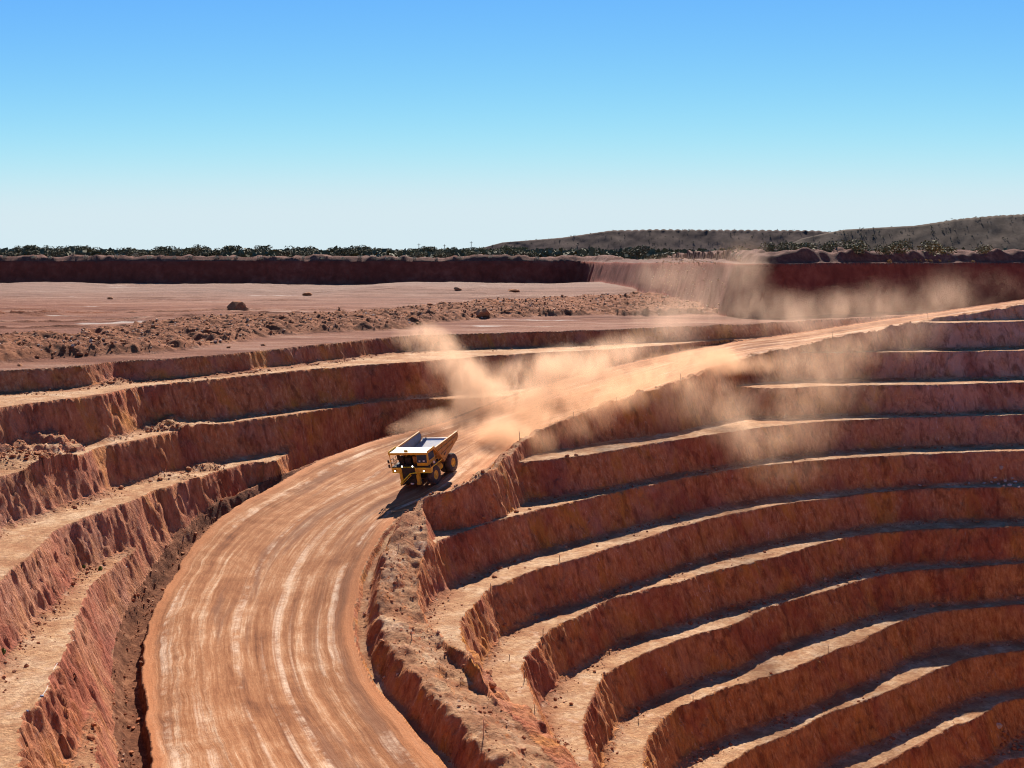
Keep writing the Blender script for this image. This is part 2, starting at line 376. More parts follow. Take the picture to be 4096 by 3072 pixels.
for k, s_ in pit_s.items():
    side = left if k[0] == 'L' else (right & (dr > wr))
    toe_soil_shade = np.maximum(toe_soil_shade, (side & (s_ > 0))*ss(4.6, 1.2, s_ + 1.2*fbm(GX/3.5, GY/3.5, 3, 99)))  # band at each wall foot: fallen soil plus painted-in shade
toe_soil_shade = np.where((sR <= 0) & (dr < wr), np.clip(0.50 + 1.0*fbm(GX/2.2, GY/2.2, 4, 98), 0, 0.95), toe_soil_shade)
toe_soil_shade = np.where(onroad, 0, toe_soil_shade).astype(np.float32)
# talus cones and slumps on the left benches: (px, py of the foot centre, level, radius, height)
def cone(px, py, z, r, h, seed, sx=1.0):
    global GZ
    c = at(px, py, z); ex = (GX-c[0])/sx; ey = GY-c[1]
    d = np.sqrt(ex*ex + ey*ey) + 0.12*r*fbm(GX/2.0, GY/2.0, 3, seed)*2
    hh = h*np.clip(1-d/r, 0, 1)**0.9*(1+0.25*fbm(GX/0.9, GY/0.9, 3, seed+1))
    base = z*S
    zt = base + hh
    m = (hh > 0.02) & (~onroad) & (GZ > base - 0.6)
    GZ = np.where(m & (zt > GZ), zt, GZ)
    return m & (zt >= GZ-1e-6)
tal = np.zeros(GX.shape, bool)
for a in [(520,1705,-19,6.5,2.6,201,1.6),(600,1700,-19,5,1.6,203,1.8),(-10,1800,-19,9,4.6,205,1.2),(90,1850,-19,6,1.2,207,1.6),(60,1545,-14.5,5.5,1.6,209,1.5),(330,1535,-14.5,5.5,1.7,211,1.3),
          (470,1500,-14.5,6,1.5,213,1.6),(760,1500,-14.5,4,0.9,215,1.6),(740,1870,-23,3.0,1.0,217,2.0),(620,1910,-23,3.0,0.8,219,2.0)]:
    tal |= cone(*a)
GZ = GZ + np.where(tal, 0.08*fbm(GX/0.6, GY/0.6, 2, 222), 0)

def zat(x, y):
    r = np.interp(y, YR, np.arange(NR)); u = x/(y+YO); c = (u-UR[0])/(UR[1]-UR[0])
    r0 = int(min(max(r, 0), NR-2)); c0 = int(min(max(c, 0), NU-2)); fr = r-r0; fc = min(max(c-c0, 0), 1)
    return float((GZ[r0, c0]*(1-fc)+GZ[r0, c0+1]*fc)*(1-fr) + (GZ[r0+1, c0]*(1-fc)+GZ[r0+1, c0+1]*fc)*fr)
def hit(px, py):
    """where the sight line through a photo pixel meets the terrain"""
    d = ray(px, py); d = d/d[1]; t = YR[0]+0.5
    while t < YR[-1]-1:
        if d[2]*t <= zat(d[0]*t, t):
            lo, hi = t-0.4, t
            for _ in range(12):
                m = (lo+hi)/2
                if d[2]*m <= zat(d[0]*m, m): hi = m
                else: lo = m
            return np.array([d[0]*hi, hi, zat(d[0]*hi, hi)])
        t += 0.3
    return None
print('heightfield', NR, NU, round(time.time()-T0, 1))

#MATERIALS#
def mat_new(name):
    m = bpy.data.materials.new(name); m.use_nodes = True
    nt = m.node_tree
    for n in list(nt.nodes): nt.nodes.remove(n)
    return m, nt, nt.nodes, nt.links
class NB:
    """small node builder"""
    def __init__(s, name):
        s.m, s.t, s.n, s.l = mat_new(name)
    def node(s, typ, **kw):
        x = s.n.new(typ)
        for k, v in kw.items():
            if k == 'ins':
                for kk, vv in v.items():
                    if hasattr(vv, 'links'): s.l.new(vv, x.inputs[kk])
                    else: x.inputs[kk].default_value = vv
            else: setattr(x, k, v)
        return x
    def pos(s, scale=(1, 1, 1), off=(0, 0, 0)):
        g = s.node('ShaderNodeNewGeometry')
        return s.node('ShaderNodeMapping', ins={0: g.outputs['Position'], 'Scale': scale, 'Location': off}).outputs[0]
    def noise(s, vec, scale, detail=5, rough=0.55, dist=0.0):
        return s.node('ShaderNodeTexNoise', ins={'Vector': vec, 'Scale': scale, 'Detail': detail, 'Roughness': rough, 'Distortion': dist}).outputs[0]
    def ramp(s, fac, stops, interp='LINEAR'):
        r = s.node('ShaderNodeValToRGB'); s.l.new(fac, r.inputs[0]); e = r.color_ramp.elements; r.color_ramp.interpolation = interp
        while len(e) < len(stops): e.new(0.5)
        for el, (p, c) in zip(e, stops):
            el.position = p; el.color = (c, c, c, 1) if isinstance(c, (int, float)) else (*c, 1)
        return r.outputs[0]
    def mix(s, fac, a, b, mode='MIX'):
        x = s.node('ShaderNodeMix', data_type='RGBA', blend_type=mode)
        for i, v in ((0, fac), (6, a), (7, b)):
            if hasattr(v, 'links'): s.l.new(v, x.inputs[i])
            else: x.inputs[i].default_value = v if i == 0 else (*v, 1)
        return x.outputs[2]
    def math(s, op, a, b=0.0, c=0.0, clamp=False):
        x = s.node('ShaderNodeMath', operation=op, use_clamp=clamp)
        for i, v in enumerate((a, b, c)):
            if hasattr(v, 'links'): s.l.new(v, x.inputs[i])
            else: x.inputs[i].default_value = v
        return x.outputs[0]
    def attr(s, name):
        return s.node('ShaderNodeAttribute', attribute_name=name)
    def done(s, color, rough=0.95, bump=None, strength=0.5, distance=0.1, **kw):
        b = s.node('ShaderNodeBsdfPrincipled')
        if hasattr(color, 'links'): s.l.new(color, b.inputs['Base Color'])
        else: b.inputs['Base Color'].default_value = (*color, 1)
        if hasattr(rough, 'links'): s.l.new(rough, b.inputs['Roughness'])
        else: b.inputs['Roughness'].default_value = rough
        b.inputs['Specular IOR Level'].default_value = kw.get('spec', 0.15)
        b.inputs['Metallic'].default_value = kw.get('metal', 0.0)
        if bump is not None:
            bp = s.node('ShaderNodeBump', ins={'Height': bump, 'Strength': strength, 'Distance': distance})
            s.l.new(bp.outputs[0], b.inputs['Normal'])
        o = s.node('ShaderNodeOutputMaterial'); s.l.new(b.outputs[0], o.inputs[0])
        return s.m

def make_earth():
    n = NB('pit_earth')
    p = n.pos()
    wall = n.attr('wall').outputs['Fac']
    # rock of the cut faces, streaked down the face
    pv = n.pos((1, 1, 0.30))
    big = n.noise(p, 0.055, 4, 0.55); mid = n.noise(n.pos((1, 1, 0.5)), 0.35, 5, 0.6, 0.6); st = n.noise(pv, 1.7, 8, 0.76)
    c = n.ramp(st, [(0.27, (0.19, 0.050, 0.020)), (0.40, (0.42, 0.132, 0.050)), (0.54, (0.54, 0.205, 0.080)), (0.66, (0.64, 0.325, 0.165)), (0.78, (0.74, 0.52, 0.37))])
    ochre = n.ramp(n.noise(n.pos((1, 1, 0.6), (31, 7, 0)), 0.16, 5, 0.6, 0.8), [(0.50, 0.0), (0.64, 1.0)])
    c = n.mix(n.math('MULTIPLY', ochre, 0.80), c, (0.52, 0.205, 0.035))
    mauve = n.ramp(n.noise(n.pos((1, 1, 0.7), (5, 90, 0)), 0.13, 5, 0.62, 0.5), [(0.50, 0.0), (0.68, 1.0)])
    c = n.mix(n.math('MULTIPLY', mauve, 0.62), c, (0.42, 0.175, 0.125))
    # the deeper weathered rock at the right is greyer and pinker
    sx = n.node('ShaderNodeSeparateXYZ', ins={0: p})
    gx = n.node('ShaderNodeMapRange', ins={0: sx.outputs[0], 1: 48.0, 2: 88.0, 3: 0.0, 4: 1.0})
    gz = n.node('ShaderNodeMapRange', ins={0: sx.outputs[2], 1: -40.0, 2: -24.0, 3: 0.0, 4: 1.0})
    gm = n.math('MULTIPLY', n.math('MULTIPLY', gx.outputs[0], gz.outputs[0]), n.ramp(mid, [(0.3, 0.25), (0.65, 1.0)]))
    c = n.mix(n.math('MULTIPLY', gm, 0.85), c, (0.62, 0.345, 0.26))
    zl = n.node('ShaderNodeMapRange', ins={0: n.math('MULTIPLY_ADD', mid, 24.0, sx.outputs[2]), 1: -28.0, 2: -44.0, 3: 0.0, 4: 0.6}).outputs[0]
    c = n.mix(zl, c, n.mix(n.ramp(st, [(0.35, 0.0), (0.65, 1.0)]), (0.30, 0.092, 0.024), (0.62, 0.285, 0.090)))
    white = n.ramp(n.noise(n.pos((1, 1, 0.16), (3, 3, 3)), 2.3, 5, 0.7), [(0.61, 0.0), (0.70, 1.0)])
    wz = n.ramp(n.noise(n.pos((1, 1, 0.6), (40, 0, 9)), 0.22, 3, 0.5), [(0.48, 0.0), (0.60, 1.0)])
    c = n.mix(n.math('MULTIPLY', n.math('MULTIPLY', white, wz), 0.8), c, (0.64, 0.48, 0.40))
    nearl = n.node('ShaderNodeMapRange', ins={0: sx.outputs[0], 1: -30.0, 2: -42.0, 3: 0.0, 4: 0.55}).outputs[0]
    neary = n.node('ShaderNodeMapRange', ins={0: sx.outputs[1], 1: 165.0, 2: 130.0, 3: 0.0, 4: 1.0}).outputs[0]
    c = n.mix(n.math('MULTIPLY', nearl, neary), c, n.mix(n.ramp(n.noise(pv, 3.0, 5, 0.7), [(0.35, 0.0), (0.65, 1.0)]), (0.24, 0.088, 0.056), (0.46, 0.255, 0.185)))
    crim = n.ramp(n.noise(n.pos((1, 1, 0.8), (17, 60, 4)), 0.075, 5, 0.62, 0.6), [(0.50, 0.0), (0.62, 0.65)])
    c = n.mix(crim, c, n.mix(st, (0.14, 0.022, 0.014), (0.44, 0.10, 0.062)))
    c = n.mix(n.ramp(n.noise(n.pos((1, 1, 0.35), (2, 2, 2)), 0.6, 6, 0.7, 0.5), [(0.36, 0.6), (0.50, 0.0)]), c, (0.12, 0.030, 0.014))
    # floors: pale trampled dust, darker rubble patches, shade painted in at the wall feet
    f1 = n.noise(p, 0.22, 6, 0.62, 0.4); f2 = n.noise(p, 1.3, 6, 0.66)
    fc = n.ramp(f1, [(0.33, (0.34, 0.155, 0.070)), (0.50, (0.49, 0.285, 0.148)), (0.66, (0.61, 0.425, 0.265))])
    fc = n.mix(n.math('MULTIPLY', n.attr('toe').outputs['Fac'], 0.85), fc, n.mix(f2, (0.14, 0.040, 0.016), (0.34, 0.120, 0.050)))  # fallen soil, darkened further to stand in for shade below the walls
    fc = n.mix(n.ramp(f2, [(0.42, 0.55), (0.58, 0.0)]), fc, (0.26, 0.105, 0.050))
    fc = n.mix(n.ramp(n.noise(p, 0.5, 4, 0.6), [(0.60, 0.0), (0.72, 0.6)]), fc, (0.62, 0.42, 0.29))
    g = n.node('ShaderNodeNewGeometry'); nz = n.node('ShaderNodeSeparateXYZ', ins={0: g.outputs['True Normal']}).outputs[2]
    steep = n.node('ShaderNodeMapRange', ins={0: nz, 1: 0.82, 2: 0.60, 3: 0.0, 4: 1.0}).outputs[0]
    steep = n.math('MULTIPLY_ADD', n.math('SUBTRACT', f2, 0.5), 0.7, steep, clamp=True)
    w = n.math('MAXIMUM', n.math('MULTIPLY', wall, 0.85), steep, clamp=True)
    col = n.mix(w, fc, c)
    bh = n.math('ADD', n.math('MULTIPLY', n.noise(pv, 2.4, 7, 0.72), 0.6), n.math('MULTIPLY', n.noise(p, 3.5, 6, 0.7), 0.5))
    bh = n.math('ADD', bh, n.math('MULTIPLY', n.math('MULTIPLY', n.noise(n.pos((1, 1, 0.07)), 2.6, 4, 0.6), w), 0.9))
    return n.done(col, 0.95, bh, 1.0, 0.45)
def make_soil(name, stops, scale=0.6, spots=None, bs=0.9):
    n = NB(name); p = n.pos()
    c = n.ramp(n.noise(p, scale, 6, 0.68, 0.3), stops)
    c = n.mix(n.ramp(n.noise(p, scale*0.12, 4, 0.6), [(0.4, 0.45), (0.62, 0.0)]), c, stops[0][1])
    if spots:
        v = n.node('ShaderNodeTexVoronoi', ins={'Vector': p, 'Scale': spots[0]}).outputs['Distance']
        c = n.mix(n.ramp(v, [(spots[1], 1.0), (spots[1]+0.06, 0.0)]), c, spots[2])
    return n.done(c, 0.95, n.noise(p, 2.6, 7, 0.75), bs, 0.35)
def make_road():
    n = NB('haul_road_dust')
    a = n.attr('road_a').outputs['Fac']; s = n.attr('road_s').outputs['Fac']
    a = n.math('MULTIPLY_ADD', n.math('SUBTRACT', n.noise(n.pos(), 0.035, 2, 0.5), 0.5), 0.05, a)
    def lane(fa, fs, off=0.0):
        return n.node('ShaderNodeCombineXYZ', ins={0: n.math('MULTIPLY', a, fa), 1: n.math('MULTIPLY', s, fs), 2: off}).outputs[0]
    p = n.pos()
    wob = n.noise(p, 0.09, 3, 0.5)
    n1 = n.noise(lane(8, 0.020), 1.0, 6, 0.66, 0.7); n2 = n.noise(lane(24, 0.05, 4.0), 1.0, 7, 0.74, 0.4); n3 = n.noise(lane(90, 0.5, 9.0), 1.0, 5, 0.7)
    patch = n.noise(p, 0.13, 8, 0.72, 1.2)
    v = n.math('ADD', n.math('MULTIPLY', n1, 0.36), n.math('ADD', n.math('MULTIPLY', n2, 0.30), n.math('ADD', n.math('MULTIPLY', n3, 0.13), n.math('MULTIPLY', patch, 0.24))))
    c = n.ramp(v, [(0.41, (0.145, 0.048, 0.018)), (0.46, (0.26, 0.096, 0.036)), (0.51, (0.36, 0.155, 0.065)), (0.55, (0.47, 0.245, 0.125)), (0.585, (0.60, 0.390, 0.240)), (0.68, (0.68, 0.49, 0.34))])
    gr = n.ramp(n.noise(lane(7, 0.03, 17.0), 1.0, 5, 0.65, 0.4), [(0.53, 0.0), (0.64, 0.75)])
    c = n.mix(gr, c, (0.19, 0.080, 0.042))
    # pale wheel tracks and polished lanes, broken up by loose dust
    tr = n.ramp(n.noise(lane(15, 0.007, 31.0), 1.0, 5, 0.62, 0.1), [(0.53, 0.0), (0.62, 1.0)])
    rag = n.noise(p, 0.9, 6, 0.72)
    trm = n.ramp(n.math('MULTIPLY_ADD', n.math('SUBTRACT', rag, 0.5), 0.5, n.noise(p, 0.06, 5, 0.66, 0.8)), [(0.44, 0.0), (0.60, 0.85)])
    c = n.mix(n.math('MULTIPLY', tr, trm), c, (0.70, 0.50, 0.345))
    dk = n.ramp(n.noise(lane(20, 0.010, 47.0), 1.0, 5, 0.62, 0.1), [(0.55, 0.0), (0.66, 0.65)])
    c = n.mix(n.math('MULTIPLY', dk, n.ramp(rag, [(0.35, 0.35), (0.6, 1.0)])), c, (0.20, 0.078, 0.032))
    # tread marks across the wheel lanes
    sn = n.math('SINE', n.math('MULTIPLY', s, 9.0))
    c = n.mix(n.math('MULTIPLY', n.math('MULTIPLY', n.math('GREATER_THAN', sn, 0.2), n.ramp(n.noise(lane(15, 0.006, 77.0), 1.0, 3, 0.5), [(0.55, 0.0), (0.60, 1.0)])), 0.16), c, (0.18, 0.07, 0.03))
    # fresh orange dust along both edges
    e = n.math('ABSOLUTE', n.math('SUBTRACT', a, 0.5))
    em = n.ramp(n.math('MULTIPLY_ADD', n.math('SUBTRACT', n2, 0.5), 0.12, e), [(0.425, 0.0), (0.475, 0.75)])
    c = n.mix(em, c, (0.45, 0.175, 0.070))
    fine = n.noise(p, 5.0, 5, 0.7)
    c = n.mix(n.ramp(fine, [(0.38, 0.30), (0.55, 0.0)]), c, (0.20, 0.085, 0.040))
    bh = n.math('ADD', n.math('MULTIPLY', n3, 0.5), n.math('ADD', n.math('MULTIPLY', n2, 0.8), n.math('MULTIPLY', fine, 0.35)))
    return n.done(c, 0.93, bh, 0.7, 0.16)
M_EARTH = make_earth()
M_ROAD = make_road()
M_BUND = make_soil('ditch_rubble', [(0.34, (0.10, 0.032, 0.014)), (0.5, (0.20, 0.072, 0.032)), (0.64, (0.34, 0.150, 0.075)), (0.78, (0.48, 0.28, 0.18))], 1.1)
def make_plateau():
    n = NB('plateau_dust'); p = n.pos(); ps = n.pos((0.22, 1, 1)); pt = n.pos((0.05, 0.5, 1), (3, 7, 0))
    c = n.ramp(n.noise(ps, 0.10, 7, 0.66, 0.6), [(0.36, (0.12, 0.032, 0.013)), (0.47, (0.20, 0.068, 0.034)), (0.56, (0.26, 0.108, 0.062)), (0.68, (0.34, 0.195, 0.132))])
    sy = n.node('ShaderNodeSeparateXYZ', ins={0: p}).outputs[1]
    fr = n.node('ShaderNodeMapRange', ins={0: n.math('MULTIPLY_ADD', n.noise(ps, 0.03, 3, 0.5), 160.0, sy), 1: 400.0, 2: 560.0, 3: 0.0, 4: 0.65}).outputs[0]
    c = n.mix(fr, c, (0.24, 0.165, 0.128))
    c = n.mix(n.ramp(n.noise(pt, 1.0, 5, 0.65), [(0.55, 0.0), (0.66, 0.6)]), c, (0.115, 0.042, 0.025))
    c = n.mix(n.ramp(n.noise(n.pos((0.35, 1, 1), (50, 0, 0)), 0.07, 4, 0.6), [(0.66, 0.0), (0.70, 0.7)]), c, (0.50, 0.42, 0.36))
    c = n.mix(n.ramp(n.noise(p, 2.0, 5, 0.7), [(0.36, 0.5), (0.52, 0.0)]), c, (0.10, 0.036, 0.020))
    return n.done(c, 0.95, n.math('ADD', n.noise(p, 1.6, 7, 0.75), n.noise(ps, 0.5, 5, 0.6)), 1.0, 0.5)
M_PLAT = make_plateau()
M_RUBBLE = make_soil('rubble_soil', [(0.34, (0.13, 0.040, 0.017)), (0.5, (0.25, 0.086, 0.036)), (0.66, (0.38, 0.165, 0.078))], 1.2)
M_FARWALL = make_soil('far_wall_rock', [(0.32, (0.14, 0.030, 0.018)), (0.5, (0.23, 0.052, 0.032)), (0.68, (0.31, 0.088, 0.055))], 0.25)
M_BANK = make_soil('rim_soil', [(0.34, (0.085, 0.034, 0.025)), (0.5, (0.145, 0.058, 0.042)), (0.66, (0.23, 0.11, 0.075))], 0.7)

# ------------------------------------------------------------------ split the grid into named pieces of the setting
cls = np.zeros(GX.shape, np.int16)
cls[:] = 1                                                # plateau
cls[(rub > 0.25) & left] = 2                              # rubble ridge
cls[left & (levelL > 0) & (cG < 0.02)] = 100
m = left & (levelL > 0); cls[m] = 100 + levelL[m]
cls[(cG >= 0.02) & (levelL == 0) & left] = 3             # far wall
cls[(cG >= 0.985) & (levelL == 0) & left] = 4            # natural ground with bund
cls[left & (dl < wlft)] = 5                               # roadside ditch
m = right; cls[m] = 200 + levelR[m]
cls[right & (dr < wr)] = 6                                # bund / ridge
cls[onroad] = 7
m = left & (levelL == 0) & cutL & (cG < 0.02); cls[m] = 8  # road cutting on the plateau

P3 = np.stack([GX, GY, GZ], -1).reshape(-1, 3)
dxu = np.gradient(np.stack([GX, GY, GZ], -1), axis=1); dxv = np.gradient(np.stack([GX, GY, GZ], -1), axis=0)
NN = np.cross(dxu, dxv).reshape(-1, 3); NN /= np.linalg.norm(NN, axis=1, keepdims=True)
idx = np.arange(NR*NU).reshape(NR, NU)
Q = np.stack([idx[:-1, :-1], idx[:-1, 1:], idx[1:, 1:], idx[1:, :-1]], -1).reshape(-1, 4)
cm = (cG[:-1, :-1]+cG[1:, :-1]+cG[:-1, 1:]+cG[1:, 1:])/4
cl2 = cls[:-1, :-1].copy()
ff_ = (cm > 1e-4) & (cm < 0.97) & np.isin(cl2, (1, 2, 3, 4)); cl2[ff_] = 3
fc = cl2.reshape(-1)
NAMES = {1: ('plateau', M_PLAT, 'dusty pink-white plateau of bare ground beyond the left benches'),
         2: ('rubble_ridge', M_RUBBLE, 'long ridge of dumped brown rubble along the left plateau'),
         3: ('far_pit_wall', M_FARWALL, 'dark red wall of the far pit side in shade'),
         4: ('natural_ground', M_BANK, 'dark soil bank with scrub along the rim of the far wall'),
         5: ('roadside_ditch', M_BUND, 'shaded rubble ditch along the left edge of the haul road'),
         6: ('earth_bund', M_EARTH, 'rough bund of crumbled earth along the pit side of the haul road'),
         7: ('haul_road', M_ROAD, 'wide streaked orange dirt haul road curving down into the pit'),
         8: ('road_cutting', M_EARTH, 'cut bank where the haul road leaves the plateau')}
ordl = ['topmost', 'second', 'third', 'fourth', 'fifth', 'sixth', 'seventh', 'eighth', 'ninth', 'tenth', 'eleventh', 'twelfth', 'thirteenth', 'lowest']
terrain = {}
attr_full = {'wall': wallf.ravel(), 'toe': toe_soil_shade.ravel(), 'road_a': a_across.ravel().astype(np.float32), 'road_s': road_s.ravel().astype(np.float32)}
for code in np.unique(fc):
    code = int(code)
    if code in NAMES: nm, mt, lb = NAMES[code]
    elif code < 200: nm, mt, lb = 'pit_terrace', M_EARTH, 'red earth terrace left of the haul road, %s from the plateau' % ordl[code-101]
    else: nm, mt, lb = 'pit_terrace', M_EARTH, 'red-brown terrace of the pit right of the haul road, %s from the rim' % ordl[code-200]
    q = Q[fc == code]
    used, inv = np.unique(q, return_inverse=True)
    me = new_mesh(nm, P3[used], inv.reshape(-1, 4))
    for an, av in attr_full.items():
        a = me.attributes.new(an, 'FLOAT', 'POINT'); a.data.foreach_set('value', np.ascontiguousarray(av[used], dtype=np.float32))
    me.normals_split_custom_set_from_vertices(NN[used].astype(np.float32))
    o = link(nm, me, mt); tag(o, lb, kind='structure'); terrain[code] = o
print('terrain meshes', round(time.time()-T0, 1), len(Q))

# the near side of the pit, on whose rim the camera stands, and the right side that closes the pit
def side_piece(name, xs, ys, zfun, label):
    X, Y = np.meshgrid(xs, ys); Z = zfun(X, Y)
    ii = np.arange(X.size).reshape(X.shape)
    q = np.stack([ii[:-1, :-1], ii[:-1, 1:], ii[1:, 1:], ii[1:, :-1]], -1).reshape(-1, 4)
    me = new_mesh(name, np.stack([X, Y, Z], -1).reshape(-1, 3), q)
    tag(link(name, me, M_EARTH), label, kind='structure')
def steps(z, h=5.2):
    f = z/h; k_ = np.floor(f); r_ = f-k_
    return h*(k_ + ss(0.45, 1.0, r_))
ex = GX[0]; ez = GZ[0]
def edge_z(x):
    z = np.interp(x, ex, ez)
    z = np.where(x > ex[-1], np.interp(x, [ex[-1], 105, 150, 205, 260], [ez[-1], -82, -60, -3, -3]), z)
    return np.where(x < ex[0], np.interp(x, [-130, -95, ex[0]], [-3, -16, ez[0]]), z)
def near_z(X, Y):
    e = edge_z(X) - 0.4
    t = np.clip((61.0-Y)/(61.0-6.0-0.12*np.abs(X)**1.0*0), 0, 1)
    z = steps(e + (-3.4-e)*t + 0.8*fbm(X/9, Y/9, 3, 501))
    return np.where(t <= 0.02, e, np.where(t >= 1, -3.4 + 0.2*fbm(X/4, Y/4, 2, 502), np.minimum(z, -3.2)))
side_piece('near_pit_wall', np.arange(-130, 261, 1.5), np.arange(-60, 64, 1.5), near_z, 'near side of the pit falling away below the viewpoint')
exr = GX[:, -1]; ezr = GZ[:, -1]
def right_z(A, Y):
    x0 = np.interp(Y, YR, exr)-0.5; z0 = np.interp(Y, YR, ezr)-0.4
    t = A; rim_ = -3.0
    return steps(z0 + (rim_-z0)*ss(0.25, 1.0, t))*(t > 0.03) + z0*(t <= 0.03)
A_ = np.linspace(0, 1, 60); Yv = np.arange(62, 330, 2.0); AA, YY = np.meshgrid(A_, Yv)
X0 = np.interp(YY, YR, exr)-0.5; XX = X0 + AA*np.maximum(260-X0, 25)
ii = np.arange(XX.size).reshape(XX.shape); q = np.stack([ii[:-1, :-1], ii[:-1, 1:], ii[1:, 1:], ii[1:, :-1]], -1).reshape(-1, 4)
tag(link('right_pit_wall', new_mesh('right_pit_wall', np.stack([XX, YY, right_z(AA, YY)], -1).reshape(-1, 3), q), M_EARTH), 'right side of the pit closing it outside the picture', kind='structure')

# ------------------------------------------------------------------ plain beyond the rim and the far waste dumps
def z_plain(x, y):
    return -3.9*S + 0.5*fbm(x/60, y/60, 3, 301)
yp = [598.0]
while yp[-1] < 5200: yp.append(yp[-1]*1.018 + 1.0)
yp = np.array(yp); up_ = np.linspace(-0.62, 0.62, 220)
PX = up_[None, :]*(yp[:, None]+YO); PY = np.repeat(yp[:, None], len(up_), 1)
PZ = z_plain(PX, PY)
PZ[0] = PZ[0] - 0.5
ii = np.arange(PX.size).reshape(PX.shape)
pf = np.stack([ii[:-1, :-1], ii[:-1, 1:], ii[1:, 1:], ii[1:, :-1]], -1).reshape(-1, 4)
M_PLAIN = make_soil('scrub_plain', [(0.36, (0.055, 0.050, 0.022)), (0.5, (0.12, 0.075, 0.038)), (0.66, (0.24, 0.135, 0.078))], 0.12)
tag(link('plain', new_mesh('plain', np.stack([PX, PY, PZ], -1).reshape(-1, 3), pf), M_PLAIN), 'flat scrub plain running to the horizon behind the pit', kind='structure')

def dump_hill(name, D, outline, depth, scal, label, mat, seed):
    ox = np.array([p[0] for p in outline], float); oy = np.array([p[1] for p in outline], float)
    n = int((ox[-1]-ox[0])/5); px = np.linspace(ox[0], ox[-1], n)
    top = np.interp(px, ox, oy)
    X = (px-CX)/F*D
    H = (HZ-top)/F*D
    base = -3.9*S - 0.5
    Hh = np.maximum(H-base, 0.3)
    ts = np.concatenate([np.linspace(0, 1, 15), np.array([1.05, 1.5, 2.5])])
    V = np.empty((len(ts), n, 3))
    sc_m = np.interp(px, [p[0] for p in scal], [p[1] for p in scal])
    heap = np.abs(np.sin(X/(28/F*D)*np.pi))
    for j, t in enumerate(ts):
        run = Hh/0.62
        y = D - run*(1-min(t, 1)) + max(t-1, 0)*depth
        z = base + Hh*min(t, 1)
        if 0.93 < t < 1.4: z = z + sc_m*(heap-0.5)
        nn = fbm(X/22, y/22, 4, seed)
        V[j, :, 0] = X*(y/D); V[j, :, 1] = y + 3.0*nn; V[j, :, 2] = z + 0.25*nn*min(1, t*3)
    ii = np.arange(V.shape[0]*n).reshape(V.shape[0], n)
    q = np.stack([ii[:-1, :-1], ii[:-1, 1:], ii[1:, 1:], ii[1:, :-1]], -1).reshape(-1, 4)
    return tag(link(name, new_mesh(name, V.reshape(-1, 3), q), mat), label, kind='structure')
M_DUMP = make_soil('dump_soil', [(0.36, (0.055, 0.028, 0.022)), (0.5, (0.09, 0.050, 0.040)), (0.66, (0.125, 0.072, 0.058))], 0.12, None, 0.3)
M_DUMP2 = make_soil('dump_soil_scrub', [(0.36, (0.055, 0.032, 0.022)), (0.5, (0.09, 0.056, 0.040)), (0.66, (0.13, 0.090, 0.064))], 0.12, None, 0.3)
dump_hill('waste_hill', 1500, [(1890,1002),(1950,986),(2010,970),(2100,963),(2250,951),(2380,932),(2440,923),(2600,920),(3000,922),(3260,924),(3330,932),(3480,935),(3700,938),(4300,940)], 160,
          [(1890,0.0),(2380,0.2),(2500,1.0),(2620,1.5),(3250,1.5),(3300,0.2),(4300,0.0)], 'long grey-red waste dump hill with a scalloped flat top', M_DUMP, 311)
dump_hill('waste_hill', 1150, [(3080,1010),(3200,955),(3300,932),(3370,919),(3500,912),(3640,905),(3720,893),(3800,880),(3950,866),(4096,858),(4500,845),(5000,835)], 160,
          [(3080,0.0),(3700,0.1),(3800,0.7),(5000,0.9)], 'higher waste dump hill at the right with scrub on its slope', M_DUMP2, 313)

# ------------------------------------------------------------------ loose rock
def ico(sub=1):
    bm = bmesh.new(); bmesh.ops.create_icosphere(bm, subdivisions=sub, radius=1.0)
    v = np.array([x.co[:] for x in bm.verts]); f = np.array([[y.index for y in x.verts] for x in bm.faces]); bm.free(); return v, f
IV, IF = ico(1); IV2, IF2 = ico(2)
def rock_shape(rng, v, rough=0.35):
    w = v.copy()
    for _ in range(5):                                     # chop flat facets off the ball
        n = rng.normal(size=3); n /= np.linalg.norm(n); h = rng.uniform(0.45, 0.85)
        d = w@n; w = w - np.outer(np.maximum(d-h, 0), n)
    w *= (1 + rough*0.35*rng.normal(size=(len(w), 1)))
    return w*np.array([rng.uniform(0.8, 1.3), rng.uniform(0.7, 1.1), rng.uniform(0.5, 0.85)])
ROCKS = [rock_shape(RNG, IV) for _ in range(10)]
def rocks_mesh(name, P, sz, mat, label):
    V = []; Fc = []; off = 0
    for i in range(len(P)):
        v = ROCKS[i % 10]; a = RNG.uniform(0, 6.28); b = RNG.uniform(-0.5, 0.5)
        ca, sa, cb, sb_ = math.cos(a), math.sin(a), math.cos(b), math.sin(b)
        M = np.array([[ca, -sa, 0], [sa, ca, 0], [0, 0, 1]]) @ np.array([[1, 0, 0], [0, cb, -sb_], [0, sb_, cb]])
        V.append(v@M.T*sz[i] + P[i]); Fc.append(IF+off); off += len(v)
    o = link(name, new_mesh(name, np.vstack(V), np.vstack(Fc), False), mat)
    return tag(o, label, kind='stuff')
def make_rock(name, stops):
    n = NB(name); p = n.pos(); oi = n.node('ShaderNodeObjectInfo')
    isl = n.node('ShaderNodeNewGeometry').outputs['Random Per Island']
    c = n.ramp(n.math('FRACT', n.math('ADD', isl, oi.outputs['Random'])), stops)
    c = n.mix(n.ramp(n.noise(p, 3.0, 5, 0.7), [(0.4, 0.5), (0.6, 0.0)]), c, tuple(0.5*x for x in stops[0][1]))
    return n.done(c, 0.9, n.noise(p, 5.0, 5, 0.7), 0.7, 0.1)
